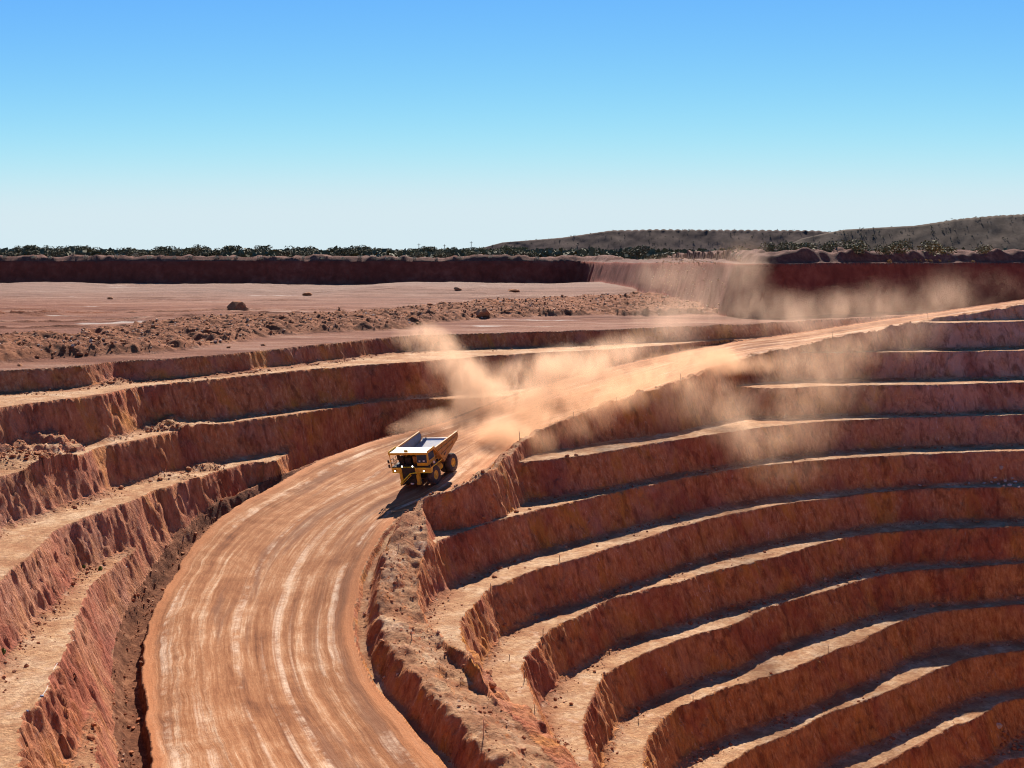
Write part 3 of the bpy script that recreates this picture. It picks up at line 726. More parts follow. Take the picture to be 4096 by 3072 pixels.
M_ROCK = make_rock('broken_rock', [(0.0, (0.28, 0.105, 0.045)), (0.35, (0.40, 0.175, 0.080)), (0.62, (0.48, 0.225, 0.10)), (0.85, (0.54, 0.34, 0.21)), (1.0, (0.70, 0.55, 0.42))])
M_ROCKP = make_rock('pale_rock', [(0.0, (0.45, 0.36, 0.30)), (0.5, (0.56, 0.47, 0.41)), (1.0, (0.68, 0.62, 0.57))])
M_CLOD = make_rock('earth_clod', [(0.0, (0.26, 0.075, 0.030)), (0.5, (0.38, 0.135, 0.058)), (0.85, (0.48, 0.22, 0.110)), (1.0, (0.62, 0.42, 0.28))])
def scatter(mask, n, rng=RNG, w=None):
    """random points on the terrain where the mask holds, even per area"""
    ij = np.flatnonzero(mask.ravel())
    ar = (np.gradient(YR)[:, None]*(YR[:, None]+YO)).repeat(NU, 1).ravel()[ij]
    if w is not None: ar = ar*w.ravel()[ij]
    k = rng.choice(ij, n, p=ar/ar.sum())
    P = P3[k].copy(); P[:, :2] += rng.uniform(-0.2, 0.2, (n, 2)); return P
inview = np.abs(GX) < 0.45*GY + 6
NR1 = 10000
P = scatter((rub > 0.3) & left & inview, NR1); sz = np.clip(RNG.lognormal(-1.85, 0.5, NR1), 0.06, 0.42)
P[:, 2] += sz*0.25
rocks_mesh('rubble_stones', P, sz, M_ROCK, 'loose broken stones covering the dumped rubble ridge')
toe = np.zeros(GX.shape)
for k, s_ in pit_s.items():
    side = left if k[0] == 'L' else (right & (dr > wr))
    toe = np.maximum(toe, np.where(side, np.exp(-((s_-BT-0.7)/0.9)**2) + 0.06*((s_ > 1.5) & (s_ < 7)), 0))
toe = np.maximum(toe, 0.45*(right & (dr < wr) & (dr > 1.2)))
toe = np.maximum(toe, 0.9*(left & (dl < wlft) & (dl > 0.9)*(low > 0.5)))
toe = np.maximum(toe, 1.6*tal)
toe = toe*(wallf < 0.5)*(0.25 + np.clip(fbm(GX/6, GY/6, 3, 331)*2.2, 0, 1.5))
NR2 = 15000
P = scatter((toe > 0.03) & inview & (GY < 240), NR2, w=toe); sz = np.clip(RNG.lognormal(-2.55, 0.55, NR2), 0.04, 0.32)
P[:, 2] += sz*0.2
rocks_mesh('fallen_clods', P, sz, M_CLOD, 'small fallen clods of earth along the foot of the terraces and on the road bund')
M_BOULD = make_rock('boulder_rock', [(0.0, (0.30, 0.100, 0.042)), (0.5, (0.40, 0.155, 0.066)), (1.0, (0.50, 0.225, 0.105))])
BOULDER = []
for _ in range(6):
    v = rock_shape(RNG, IV2, 0.25); BOULDER.append(new_mesh('boulder', v, IF2, False))
for b in BOULDER: b.materials.append(M_BOULD)
PALE = []
for _ in range(3):
    b = new_mesh('boulder', rock_shape(RNG, IV2, 0.2), IF2, False); b.materials.append(M_ROCKP); PALE.append(b)
def boulder(p, r, label, group=None, meshes=BOULDER, sink=0.25, sc=(1, 1, 1)):
    o = bpy.data.objects.new('boulder', random.choice(meshes)); COL.objects.link(o)
    o.location = (p[0], p[1], p[2] + r*(0.6-sink)); o.scale = (r*sc[0], r*sc[1], r*sc[2])
    o.rotation_euler = (random.uniform(-.3, .3), random.uniform(-.3, .3), random.uniform(0, 6.28))
    return tag(o, label, 'boulder', group)
def boulder_px(px, py, wpx, label, group=None, meshes=BOULDER, sc=(1, 1, 1)):
    p = hit(px, py)
    if p is None: return
    return boulder(p, wpx/2/F*p[1], label, group, meshes, 0.25, sc)
print('rock', round(time.time()-T0, 1))

# ------------------------------------------------------------------ haul truck (local axes: -Y ahead, +X the truck's left side)
def paint(name, col, dust=(0.45, 0.25, 0.14), amt=0.35, rough=0.5, metal=0.0):
    n = NB(name); p = n.node('ShaderNodeTexCoord').outputs['Object']
    d = n.ramp(n.noise(p, 1.4, 5, 0.65), [(0.38, 0.0), (0.68, 1.0)])
    c = n.mix(n.math('MULTIPLY', d, amt), col, dust)
    r = n.math('MULTIPLY_ADD', d, 0.3, rough, clamp=True)
    return n.done(c, r, n.noise(p, 6.0, 4, 0.6), 0.15, 0.03, spec=0.4, metal=metal)
def glow(name, col, st):
    n = NB(name); e = n.node('ShaderNodeEmission', ins={'Color': (*col, 1), 'Strength': st})
    o = n.node('ShaderNodeOutputMaterial'); n.l.new(e.outputs[0], o.inputs[0]); return n.m
M_YEL = paint('truck_yellow', (0.76, 0.41, 0.018), amt=0.42)
M_BODY = paint('truck_body_yellow', (0.46, 0.225, 0.04), amt=0.5)
M_BED = paint('worn_bed_steel', (0.66, 0.66, 0.66), (0.62, 0.52, 0.43), 0.55, 0.40, 0.2)
M_BLUE = paint('bed_side_steel', (0.16, 0.18, 0.23), (0.25, 0.20, 0.17), 0.3, 0.5, 0.3)
M_BLACK = paint('truck_black', (0.018, 0.016, 0.016), (0.16, 0.09, 0.06), 0.35, 0.6)
M_TYRE = paint('tyre_rubber', (0.035, 0.032, 0.033), (0.22, 0.125, 0.085), 0.55, 0.9)
M_GLASS = paint('cab_glass', (0.02, 0.05, 0.09), (0.06, 0.10, 0.15), 0.4, 0.08)
M_HIVIS = paint('hivis_yellow', (0.80, 0.62, 0.02), amt=0.15)
M_WHITE = paint('white_paint', (0.75, 0.75, 0.72), amt=0.2)
M_LAMP = glow('lamp_white', (1, 0.97, 0.9), 3.5); M_GREEN = glow('lamp_green', (0.25, 1.0, 0.6), 1.6)
def bm_box(bm, c, sz, rot=None):
    m = Matrix.Translation(Vector(c)) @ (rot.to_matrix().to_4x4() if rot else Matrix.Identity(4)) @ Matrix.Diagonal((*sz, 1))
    return bmesh.ops.create_cube(bm, size=1.0, matrix=m)['verts']
def bm_tube(bm, a, b, r, n=8):
    a = Vector(a); b = Vector(b); d = b-a
    m = Matrix.Translation((a+b)/2) @ d.to_track_quat('Z', 'Y').to_matrix().to_4x4()
    bmesh.ops.create_cone(bm, cap_ends=True, segments=n, radius1=r, radius2=r, depth=d.length, matrix=m)
def bm_prism(bm, prof, x0, x1):
    """profile of (y, z) points spread between x0 and x1"""
    A = [bm.verts.new((x0, y, z)) for y, z in prof]; B = [bm.verts.new((x1, y, z)) for y, z in prof]
    n = len(prof)
    bm.faces.new(A); bm.faces.new(B[::-1])
    for i in range(n): bm.faces.new((A[i], B[i], B[(i+1) % n], A[(i+1) % n]))
def bm_lathe(bm, prof, x, n=40, lug=None):
    """profile of (offset along X, radius) spun about the X axis at x"""
    rings = []
    for i in range(n):
        a = 2*math.pi*i/n; ring = []
        for (o, r) in prof:
            rr = r if lug is None else r - (lug if (i % 2 and r > 0.9*max(q[1] for q in prof)) else 0)
            ring.append(bm.verts.new((x+o, rr*math.cos(a), rr*math.sin(a))))
        rings.append(ring)
    for i in range(n):
        p, q = rings[i], rings[(i+1) % n]
        for j in range(len(prof)-1): bm.faces.new((p[j], p[j+1], q[j+1], q[j]))
    bmesh.ops.recalc_face_normals(bm, faces=bm.faces[:])
def fin(name, bm, mat, parent, bevel=0.0, smooth=False):
    if bevel: bmesh.ops.bevel(bm, geom=bm.edges[:], offset=bevel, segments=1, affect='EDGES', clamp_overlap=True)
    bmesh.ops.recalc_face_normals(bm, faces=bm.faces[:])
    me = bpy.data.meshes.new(name); bm.to_mesh(me); bm.free()
    if smooth:
        for p in me.polygons: p.use_smooth = True
    return link(name, me, mat, parent)
def boxes(name, lst, mat, parent, bevel=0.02):
    bm = bmesh.new()
    for b in lst: bm_box(bm, *b)
    return fin(name, bm, mat, parent, bevel)
def tubes(name, lst, mat, parent, r=0.03):
    bm = bmesh.new()
    for b in lst: bm_tube(bm, b[0], b[1], b[2] if len(b) > 2 else r)
    return fin(name, bm, mat, parent)

def build_truck():
    t = bpy.data.objects.new('haul_truck', None); COL.objects.link(t)
    tag(t, 'large dusty yellow mining dump truck with lit headlamps driving down the dirt ramp', 'dump truck')
    RT = 1.34
    def wheel(x, y, side):
        bm = bmesh.new()
        w = 0.40
        bm_lathe(bm, [(-w*0.85, 0.62), (-w, 0.85), (-w, 1.18), (-w*0.92, 1.28), (-w*0.45, RT), (0, RT+0.01), (w*0.45, RT), (w*0.92, 1.28), (w, 1.18), (w, 0.85), (w*0.85, 0.62)], 0, 48, 0.055)
        wh = fin('wheel', bm, M_TYRE, t, 0, True); wh.location = (x, y, RT)
        bm = bmesh.new(); sx = side
        bm_lathe(bm, [(sx*w*0.80, 0.66), (sx*w*0.86, 0.60), (sx*w*0.55, 0.54), (sx*w*0.45, 0.34), (sx*w*0.75, 0.30), (sx*w*0.78, 0.0)], 0, 32)
        fin('rim', bm, M_YEL, wh, 0, True)
    for sd in (1, -1):
        wheel(sd*2.10, -2.3, sd)
        wheel(sd*2.42, 2.3, sd); wheel(sd*1.52, 2.3, sd)
    # running gear
    boxes('chassis', [((0.75, 0.3, 1.55), (0.32, 6.6, 0.55)), ((-0.75, 0.3, 1.55), (0.32, 6.6, 0.55)), ((0, -2.3, 1.25), (3.4, 0.5, 0.5)), ((0, 2.3, 1.34), (2.3, 0.9, 0.9)), ((0, -0.4, 1.5), (1.6, 0.4, 0.4)),
                      ((0, 1.2, 1.35), (0.5, 2.2, 0.5)), ((0, -3.6, 0.95), (2.3, 0.5, 0.35))], M_BLACK, t, 0.03)
    tk = bmesh.new(); bm_tube(tk, (1.55, -0.9, 1.55), (1.55, 0.6, 1.55), 0.5, 20); fin('fuel_tank', tk, M_YEL, t)
    tk = bmesh.new(); bm_tube(tk, (-1.55, -0.9, 1.55), (-1.55, 0.6, 1.55), 0.48, 20); fin('hydraulic_tank', tk, M_YEL, t)
    boxes('tow_hook', [((-0.35, -4.12, 0.80), (0.42, 0.25, 0.22))], M_WHITE, t, 0.03)
    # grille between the two bumper posts
    boxes('grille', [((-0.55, -3.95, 2.0), (2.0, 0.5, 2.2))], M_BLACK, t, 0.04)
    g = bpy.data.objects[-1] if False else [o for o in t.children if o.name.startswith('grille')][0]
    boxes('grille_bar', [((-0.55, -4.22, 1.05 + 0.20*k), (1.86, 0.05, 0.07)) for k in range(10)], M_BLACK, g, 0.0)
    for x in (-1.78, 0.72):
        boxes('bumper_post', [((x, -4.0, 1.95), (0.42, 0.55, 2.3)), ((x, -4.02, 0.85), (0.48, 0.62, 0.35))], M_YEL, t, 0.03)
    # fenders with headlamp boxes
    for sd, x0, x1 in ((-1, -3.0, -1.60), (1, 0.95, 2.98)):
        bm = bmesh.new(); bm_prism(bm, [(-4.30, 2.38), (-4.30, 3.12), (-0.9, 3.12), (-0.9, 2.98), (-3.7, 2.98), (-3.95, 2.38)], x0, x1)
        f = fin('fender', bm, M_YEL, t, 0.02)
        boxes('hivis_strip', [(((x0+x1)/2, -4.315, 2.42), ((x1-x0)*0.98, 0.03, 0.06))], M_HIVIS, f, 0.0)
        for k in range(3):
            boxes('hivis_strip', [((x0+(x1-x0)*(k+0.5)/3, -4.315, 3.09), ((x1-x0)*0.24, 0.03, 0.06))], M_HIVIS, f, 0.0)
    def lamp(x, y, z, r, m=M_LAMP):
        bm = bmesh.new(); bm_tube(bm, (x, y, z), (x, y-0.05, z), r, 16); h = fin('headlamp', bm, m, t)
        bm = bmesh.new(); bm_tube(bm, (x, y+0.12, z), (x, y+0.004, z), r*1.35, 16); fin('lamp_housing', bm, M_BLACK, h)
    lamp(-2.45, -4.43, 2.72, 0.095); lamp(1.95, -4.43, 2.72, 0.095); lamp(-1.30, -4.36, 3.34, 0.095); lamp(0.30, -4.36, 3.34, 0.095)
    lamp(-0.95, -4.30, 1.72, 0.06, M_GREEN)
    # deck with the hood bar
    boxes('deck', [((0, -2.75, 3.17), (5.98, 3.1, 0.10))], M_BLACK, t, 0.01)
    boxes('hood_bar', [((-0.55, -4.25, 3.17), (2.2, 0.10, 0.12))], M_HIVIS, t, 0.01)
    # cab
    bm = bmesh.new(); bm_prism(bm, [(-3.95, 3.24), (-3.95, 3.72), (-3.72, 4.98), (-1.75, 4.98), (-1.75, 3.24)], 0.78, 2.45)
    cab = fin('cab', bm, M_YEL, t, 0.04)
    bm = bmesh.new(); bm_prism(bm, [(-3.985, 3.70), (-3.76, 4.93), (-3.70, 4.93), (-3.92, 3.70)], 0.86, 2.37); fin('windscreen', bm, M_GLASS, cab, 0.0)
    boxes('side_window', [((2.465, -2.70, 4.28), (0.04, 1.5, 1.05))], M_GLASS, cab, 0.01)
    boxes('cab_door', [((2.462, -2.45, 3.55), (0.05, 0.9, 0.55))], M_YEL, cab, 0.01)
    boxes('cab_sticker', [((1.30, -4.0, 3.95), (0.26, 0.02, 0.16), Euler((R(-10), 0, 0)))], M_WHITE, cab, 0.0)
    boxes('cab_sticker', [((1.95, -4.0, 3.95), (0.28, 0.02, 0.18), Euler((R(-10), 0, 0)))], M_WHITE, cab, 0.0)
    tubes('wiper', [((1.75, -4.02, 3.72), (1.15, -3.92, 4.30)), ((1.95, -4.02, 3.72), (2.2, -3.90, 4.25))], M_BLACK, cab, 0.018)
    # machinery on the deck
    boxes('air_cleaner', [((-1.95, -2.9, 3.75), (0.75, 0.8, 1.0)), ((-0.95, -2.6, 3.7), (0.9, 1.3, 0.95))], M_BLACK, t, 0.06)
    tk = bmesh.new(); bm_tube(tk, (-0.05, -2.9, 3.24), (-0.05, -2.9, 4.25), 0.26, 16); fin('exhaust_stack', tk, M_BODY, t, 0, True)
    boxes('control_cabinet', [((0.35, -2.2, 3.85), (0.6, 0.9, 1.2))], M_BODY, t, 0.03)
    tk = bmesh.new(); bm_tube(tk, (-2.25, -3.3, 3.9), (-2.25, -3.3, 4.7), 0.22, 14); fin('exhaust_stack', tk, M_BLACK, t, 0, True)
    # hand rails, ladder and stairs
    rails = []
    for y in (-4.25, -3.6, -2.95, -2.3): rails.append(((-2.92, y, 3.2), (-2.92, y, 4.25)))
    rails += [((-2.92, -4.25, 4.25), (-2.92, -2.3, 4.25)), ((-2.92, -4.25, 3.75), (-2.92, -2.3, 3.75)), ((-2.92, -4.25, 4.25), (-2.3, -4.25, 4.25)), ((-2.3, -4.25, 3.2), (-2.3, -4.25, 4.25)), ((-2.92, -4.25, 3.75), (-2.3, -4.25, 3.75))]
    tubes('hand_rail', rails, M_BLACK, t, 0.035)
    tubes('canopy_post', [((-2.95, -4.32, 2.45), (-2.95, -4.32, 5.05), 0.055)], M_YEL, t)
    rails = []
    for y in (-4.2, -3.4, -2.6, -1.8): rails.append(((2.93, y, 3.2), (2.93, y, 4.1)))
    rails += [((2.93, -4.2, 4.1), (2.93, -1.8, 4.1)), ((2.93, -4.2, 3.65), (2.93, -1.8, 3.65))]
    tubes('hand_rail', rails, M_BODY, t, 0.035)
    for yy, ln in ((-2.9, 0.7), (-1.6, 0.5)): boxes('side_step', [((2.99, yy, 3.05), (0.06, ln, 0.10))], M_HIVIS, t, 0.0)
    boxes('stairs', [((-1.55+0.30*k, -4.42, 0.75+0.205*k), (0.30, 0.42, 0.05)) for k in range(8)], M_BLACK, t, 0.0)
    tubes('stair_rail', [((-1.80, -4.70, 1.02), (-0.05, -4.70, 2.42), 0.075), ((-0.05, -4.70, 2.42), (0.92, -4.66, 2.55), 0.075)], M_HIVIS, t)
    tubes('stair_rail', [((-1.80, -4.70, 0.70), (0.10, -4.70, 2.22), 0.05), ((-1.80, -4.70, 0.70), (-1.80, -4.70, 1.02), 0.05), ((-0.05, -4.70, 2.42), (-0.05, -4.70, 2.2), 0.05)], M_YEL, t)
    # mirrors
    boxes('mirror', [((-3.28, -4.35, 4.02), (0.30, 0.10, 0.42))], M_BLACK, t, 0.02); boxes('mirror', [((-3.28, -4.35, 3.35), (0.28, 0.10, 0.46))], M_BLACK, t, 0.02)
    tubes('mirror_arm', [((-3.28, -4.33, 4.3), (-3.28, -4.33, 3.1)), ((-3.28, -4.33, 3.7), (-2.95, -4.32, 3.7)), ((-3.28, -4.33, 3.15), (-2.95, -4.32, 3.15))], M_BLACK, t, 0.025)
    boxes('mirror', [((3.20, -3.5, 3.62), (0.26, 0.08, 0.32))], M_WHITE, t, 0.02)
    # dump body
    bm = bmesh.new()
    side = [(-2.3, 5.15), (4.35, 5.10), (4.62, 4.75), (4.55, 4.35), (4.25, 4.0), (3.2, 3.72), (1.3, 3.12), (0.0, 2.55)]
    def panel(xt, xb, w):
        V = []
        for x_off in (0, -w):
            V.append([bm.verts.new(((xb + (xt-xb)*min(1, (z-2.5)/2.6)) + math.copysign(1, xt)*x_off, y, z)) for y, z in side])
        n = len(side)
        bm.faces.new(V[0]); bm.faces.new(V[1][::-1])
        for i in range(n): bm.faces.new((V[0][i], V[1][i], V[1][(i+1) % n], V[0][(i+1) % n]))
    panel(3.02, 2.72, 0.12); panel(-3.02, -2.72, 0.12)
    bm_prism(bm, [(-2.34, 5.02), (-2.20, 5.16), (0.12, 2.66), (-0.02, 2.53)], -2.80, 2.80)          # headboard
    bm_prism(bm, [(0.0, 2.50), (1.3, 3.02), (4.35, 3.98), (4.35, 3.90), (1.3, 2.90), (0.0, 2.36)], -2.76, 2.76)   # underside
    body = fin('dump_body', bm, M_BODY, t)
    for sg in (1, -1):
        for (a, b) in (((-1.7, 4.42), (4.3, 4.62)), ((-0.85, 3.66), (2.6, 3.95))):
            d = math.atan2(b[1]-a[1], b[0]-a[0]); L = math.hypot(b[0]-a[0], b[1]-a[1])
            z = (a[1]+b[1])/2; xx = 2.72 + 0.30*min(1, (z-2.5)/2.6)
            boxes('body_rib', [((sg*(xx+0.05), (a[0]+b[0])/2, z), (0.14, L, 0.20), Euler((d, 0, 0)))], M_BODY, body, 0.01)
        for y in (-0.4, 1.2, 2.8):
            boxes('body_rib', [((sg*2.98, y, 4.4), (0.10, 0.16, 1.1), Euler((0, sg*R(6), 0)))], M_BODY, body, 0.01)
    bm = bmesh.new(); bm_prism(bm, [(0.05, 2.68), (1.3, 3.18), (4.34, 4.16), (4.34, 4.06), (1.3, 3.06), (0.05, 2.56)], -2.66, 2.66); fin('bed_floor', bm, M_BED, body)
    bm = bmesh.new()
    for sg in (1, -1):
        V = [bm.verts.new((sg*(2.72-0.128+0.30*min(1, (z-2.5)/2.6)), y, z)) for y, z in [(-2.15, 5.08), (4.3, 5.03), (4.5, 4.7), (4.3, 4.2), (1.3, 3.22), (0.1, 2.72)]]
        bm.faces.new(V)
        bm_box(bm, (sg*2.35, 2.2, 3.72), (0.5, 4.4, 0.06), Euler((R(17.5), sg*R(-48), 0)))
    fin('bed_lining', bm, M_BLUE, body)
    boxes('top_rail', [((sg*3.0, 1.05, 5.19), (0.24, 6.75, 0.10), Euler((R(-0.4), 0, 0))) for sg in (1, -1)], M_BODY, body, 0.02)
    boxes('tail_rail', [((0, 4.36, 4.17), (5.2, 0.14, 0.16))], M_BED, body, 0.02)
    # spill canopy over the cab
    can = boxes('canopy', [((0, -3.35, 5.22), (5.96, 2.3, 0.08))], M_BED, t, 0.01)
    boxes('canopy_beam', [((0, -4.46, 5.15), (6.04, 0.12, 0.30))], M_YEL, can, 0.02)
    for sg in (1, -1): boxes('canopy_lip', [((sg*2.97, -3.4, 5.36), (0.08, 2.1, 0.30))], M_YEL, can, 0.01)
    boxes('canopy_rib', [((x, -3.35, 5.14), (0.12, 2.1, 0.12)) for x in (-2, -0.7, 0.7, 2)], M_YEL, can, 0.0)
    pl = boxes('number_plate', [((-0.25, -4.40, 5.50), (0.56, 0.06, 0.34))], M_HIVIS, can, 0.01)
    cu = bpy.data.curves.new('number', 'FONT'); cu.body = '153'; cu.size = 0.34; cu.extrude = 0.008; cu.align_x = 'CENTER'; cu.align_y = 'CENTER'
    tmp = bpy.data.objects.new('number', cu); COL.objects.link(tmp); dg = bpy.context.evaluated_depsgraph_get()
    me = bpy.data.meshes.new_from_object(tmp.evaluated_get(dg)); bpy.data.objects.remove(tmp)
    nb = link('number', me, M_BLACK, pl); me.materials.clear(); me.materials.append(M_BLACK)
    nb.location = (-0.25, -4.442, 5.50); nb.rotation_euler = (R(90), 0, 0)
    return t
truck = build_truck()
TYAW = R(-24)
def place_truck(px, py):
    """px, py: ground contact of the left front wheel in the photo"""
    z = hit(px, py)
    rz = Matrix.Rotation(TYAW, 3, 'Z')
    c = Vector(z) - rz @ Vector((2.45, -2.3, 0))
    def g(x, y):
        w = c + rz @ Vector((x, y, 0)); return zat(w.x, w.y)
    zf = (g(2.1, -2.3)+g(-2.1, -2.3))/2; zb = (g(2.0, 2.3)+g(-2.0, 2.3))/2
    zl = (g(2.1, -2.3)+g(2.1, 2.3))/2; zr = (g(-2.1, -2.3)+g(-2.1, 2.3))/2
    pitch = math.atan2(zb-zf, 4.6); roll = math.atan2(zr-zl, 4.2)
    truck.location = (c.x, c.y, (zf+zb)/2 - 0.02)
    truck.rotation_euler = (Matrix.Rotation(TYAW, 3, 'Z') @ Matrix.Rotation(pitch, 3, 'X') @ Matrix.Rotation(roll, 3, 'Y')).to_euler()
    print('truck', tuple(truck.location), math.degrees(pitch), math.degrees(roll))
place_truck(1752, 1934)
print('truck', round(time.time()-T0, 1))

# ------------------------------------------------------------------ boulders
def B_(px, py, w, label, **k): return boulder_px(px, py, w, label, **k)
B_(952, 1240, 74, 'large lone rust-brown boulder on the open plateau', sc=(1.15, 0.8, 1.15))
B_(441, 1197, 22, 'small dark grey lump of rock on the far left plateau beside a white patch')
B_(1232, 1183, 34, 'dark grey rock heap in the middle of the plateau near a white patch', sc=(1.3, 1, 0.8))
B_(1830, 1161, 26, 'dark rock at the far edge of the plateau below the pale streak in the wall', sc=(1.3, 1, 0.8))
B_(2060, 1170, 36, 'dark flat rock heap at the far right edge of the plateau', sc=(1.5, 1, 0.7))
B_(1720, 1222, 24, 'upright orange rock on top of the rubble ridge')
B_(1936, 1262, 62, 'big angular ochre rock set in the rubble ridge', sc=(1.1, 0.8, 1.1))
for x, y, w, l in [(80,1464,22,'leftmost'),(149,1430,18,'second from the left'),(211,1432,16,'third from the left'),(320,1420,26,'fourth from the left'),(915,1392,18,'second from the right'),(1052,1383,20,'rightmost')]:
    B_(x, y, w, 'brown boulder at the foot of the rubble ridge, %s there' % l, group='boulders at the foot of the rubble ridge')
for x, y, w, l in [(289,1800,24,'brown boulder beside the talus heap on the left third bench'),(485,1955,26,'brown boulder at the toe of the wall above the left fourth bench'),(757,1880,30,'largest clod in the rubble on the left fourth bench'),
                   (640,1918,24,'clod left of the larger rubble on the left fourth bench'),(152,1815,30,'boulder in front of the slumped earth at the far left'),(165,1830,24,'smaller boulder in front of the slumped earth at the far left'),(105,1838,22,'boulder left of the pair before the slumped earth')]:
    B_(x, y, w, l, group='boulders on the left benches')
for x, y, w, l in [(1978,2310,26,'orange boulder on the pale end of the sixth bench beside the edge stake'),(2019,2503,24,'dark boulder in the shade at the foot of the wall below the orange boulder'),(2197,2457,12,'small stone in the sun on the curve of the seventh bench'),
                   (1951,2695,42,'large flat brown boulder fallen against the road bund'),(1969,2745,40,'large rounded brown boulder just below the flat one by the road bund'),(2379,2688,17,'square dark stone on the inner eighth bench'),
                   (2285,2817,22,'dark boulder at the foot of the ribbed wall on the eighth bench'),(2449,2996,22,'dark boulder at the lower edge of the ninth bench'),(2408,3002,17,'smaller stone left of the dark boulder on the ninth bench'),
                   (1857,2665,22,'brown boulder on the slope of the bund above the flat one'),(2268,1826,20,'boulder left of a pair at the end of the shaded fourth bench'),(2305,1822,16,'right boulder of the pair at the end of the shaded fourth bench'),
                   (2119,2037,15,'pale stone on the sunlit end of the fifth bench'),(2208,2008,16,'stone in the shade on the fifth bench'),(2064,2049,24,'largest pale boulder on the sunlit end of the fifth bench'),(1935,2074,18,'pale boulder at the left end of the fifth bench'),
                   (3730,2426,20,'left one of two boulders side by side in the shade at the right'),(3760,2420,20,'right one of two boulders side by side in the shade at the right'),(3452,2134,12,'lone stone at the tip of a sunlit bench edge at the right'),(2905,1980,14,'brown stone on the shaded sixth bench')]:
    B_(x, y, w, l, group='boulders on the pit benches')
for x, y, w in [(4003,1874,24),(4038,1943,20),(3979,1913,17),(4021,1926,18),(3936,1934,13),(4060,1930,16),(4075,1950,14),(3995,1938,15),(4050,1915,13),(3965,1930,12),(4015,1945,13)]:
    B_(x, y, w, 'white boulder in the spill at the right edge of the pit', group='white boulders spilled on the right pit bench', meshes=PALE)
for x, y, w in [(3679,1943,13),(3793,1941,13),(3875,1936,14)]:
    B_(x, y, w, 'small pale boulder in the shade left of the white spill', group='pale boulders along the shaded bench', meshes=PALE)
B_(3994, 2908, 36, 'big pale boulder above the rubble in the bottom right corner', meshes=PALE)
for _ in range(22):
    B_(random.uniform(4000, 4110), random.uniform(2920, 3010), random.uniform(12, 24), 'rubble boulder in the bottom right corner of the pit', group='rubble in the bottom right corner')
n0 = 0
msk = (toe > 0.06) & inview & (GY < 215) & (~((rub > 0.2) & left))
for p in scatter(msk, 110, w=toe):
    rr_ = int(np.clip(np.interp(p[1], YR, np.arange(NR)), 0, NR-1)); cc_ = int(np.clip(round((p[0]/(p[1]+YO)-UR[0])/(UR[1]-UR[0])), 0, NU-1))
    sz_ = random.uniform(0.22, 0.42); big = 'larger' if sz_ > 0.34 else 'small' if sz_ > 0.28 else 'tiny'
    if right[rr_, cc_]:
        if dr[rr_, cc_] < wr[rr_, cc_]: w_ = 'on the earth bund beside the haul road, ' + ('near the bottom' if p[1] < 125 else 'below the truck' if p[1] < 158 else 'uphill of the truck')
        else: w_ = 'on the %s pit bench from the rim, %s' % (ordl[int(levelR[rr_, cc_])], 'near the bund' if p[0] < 12 else 'in its middle' if p[0] < 45 else 'towards the right side')
        boulder(p, sz_, big + ' loose clod ' + w_, 'loose boulders on the right benches')
    else:
        w_ = 'in the ditch along the road' if dl[rr_, cc_] < wlft[rr_, cc_] else 'on the %s left bench from the plateau' % ordl[max(int(levelL[rr_, cc_])-1, 0)]
        w_ += ', near the camera' if p[1] < 125 else ', halfway along' if p[1] < 165 else ', at the far end'
        boulder(p, sz_, big + ' loose clod ' + w_, 'loose boulders on the left benches')
rm = (rub > 0.5) & left & inview
XB = [(-1e9, 'at the left edge of the picture'), (150, 'a little in from the left edge'), (500, 'left of the lone plateau boulder'), (850, 'in line with the lone plateau boulder'), (1050, 'right of the lone plateau boulder'),
      (1400, 'above the truck'), (1800, 'left of the waste hill'), (2000, 'at the foot of the waste hill'), (2250, 'before the middle of the waste hill')]
def xb(px): return [t for a, t in XB if px >= a][-1]
for p in scatter(rm, 45):
    sz_ = random.uniform(0.22, 0.42)
    boulder(p, sz_, ('larger' if sz_ > 0.33 else 'smaller') + ' broken brown boulder on the rubble ridge, ' + xb(CX+p[0]/p[1]*F), 'boulders on the rubble ridge')

# ------------------------------------------------------------------ survey stakes
M_STAKE = paint('stake_wood', (0.42, 0.30, 0.20), amt=0.3, rough=0.8)
M_STAKED = paint('stake_dark', (0.16, 0.10, 0.07), amt=0.3, rough=0.8)
M_STKTOP = paint('stake_top', (0.62, 0.50, 0.40), amt=0.2, rough=0.7)
def stake(px, py, hpx, label, group, mat):
    p = hit(px, py)
    if p is None: return
    h = hpx/F*p[1]; w = 0.032
    o = bpy.data.objects.new('survey_stake', None); COL.objects.link(o); o.location = p
    o.rotation_euler = (random.uniform(-.05, .05), random.uniform(-.05, .05), random.uniform(0, 1.5))
    bm = bmesh.new(); bm_prism(bm, [(-w, -0.2), (w, -0.2), (w, h*0.86), (-w, h*0.86)], -w, w); fin('post', bm, mat, o)
    bm = bmesh.new(); bm_prism(bm, [(-w*1.1, h*0.862), (w*1.1, h*0.862), (w*1.1, h*0.97), (0, h), (-w*1.1, h*0.97)], -w*1.1, w*1.1); fin('painted_tip', bm, M_STKTOP, o)
    tag(o, label, 'stake', group)
for x, y, h, l in [(2078,1762,38,'second one uphill from the truck'),(2293,1675,32,'third one uphill from the truck'),(2467,1616,34,'fourth one uphill from the truck'),
                   (2723,1527,38,'fifth one uphill from the truck'),(3330,1352,32,'sixth along the road edge, far up the ramp'),(3712,1278,28,'last along the road edge near the right side')]:
    stake(x, y, h, 'wooden stake on the road bund, ' + l, 'stakes along the road edge', M_STAKED)
stake(1685, 2032, 42, 'pale wooden stake on the bund in front of the truck shadow', 'stakes along the road edge', M_STAKE)
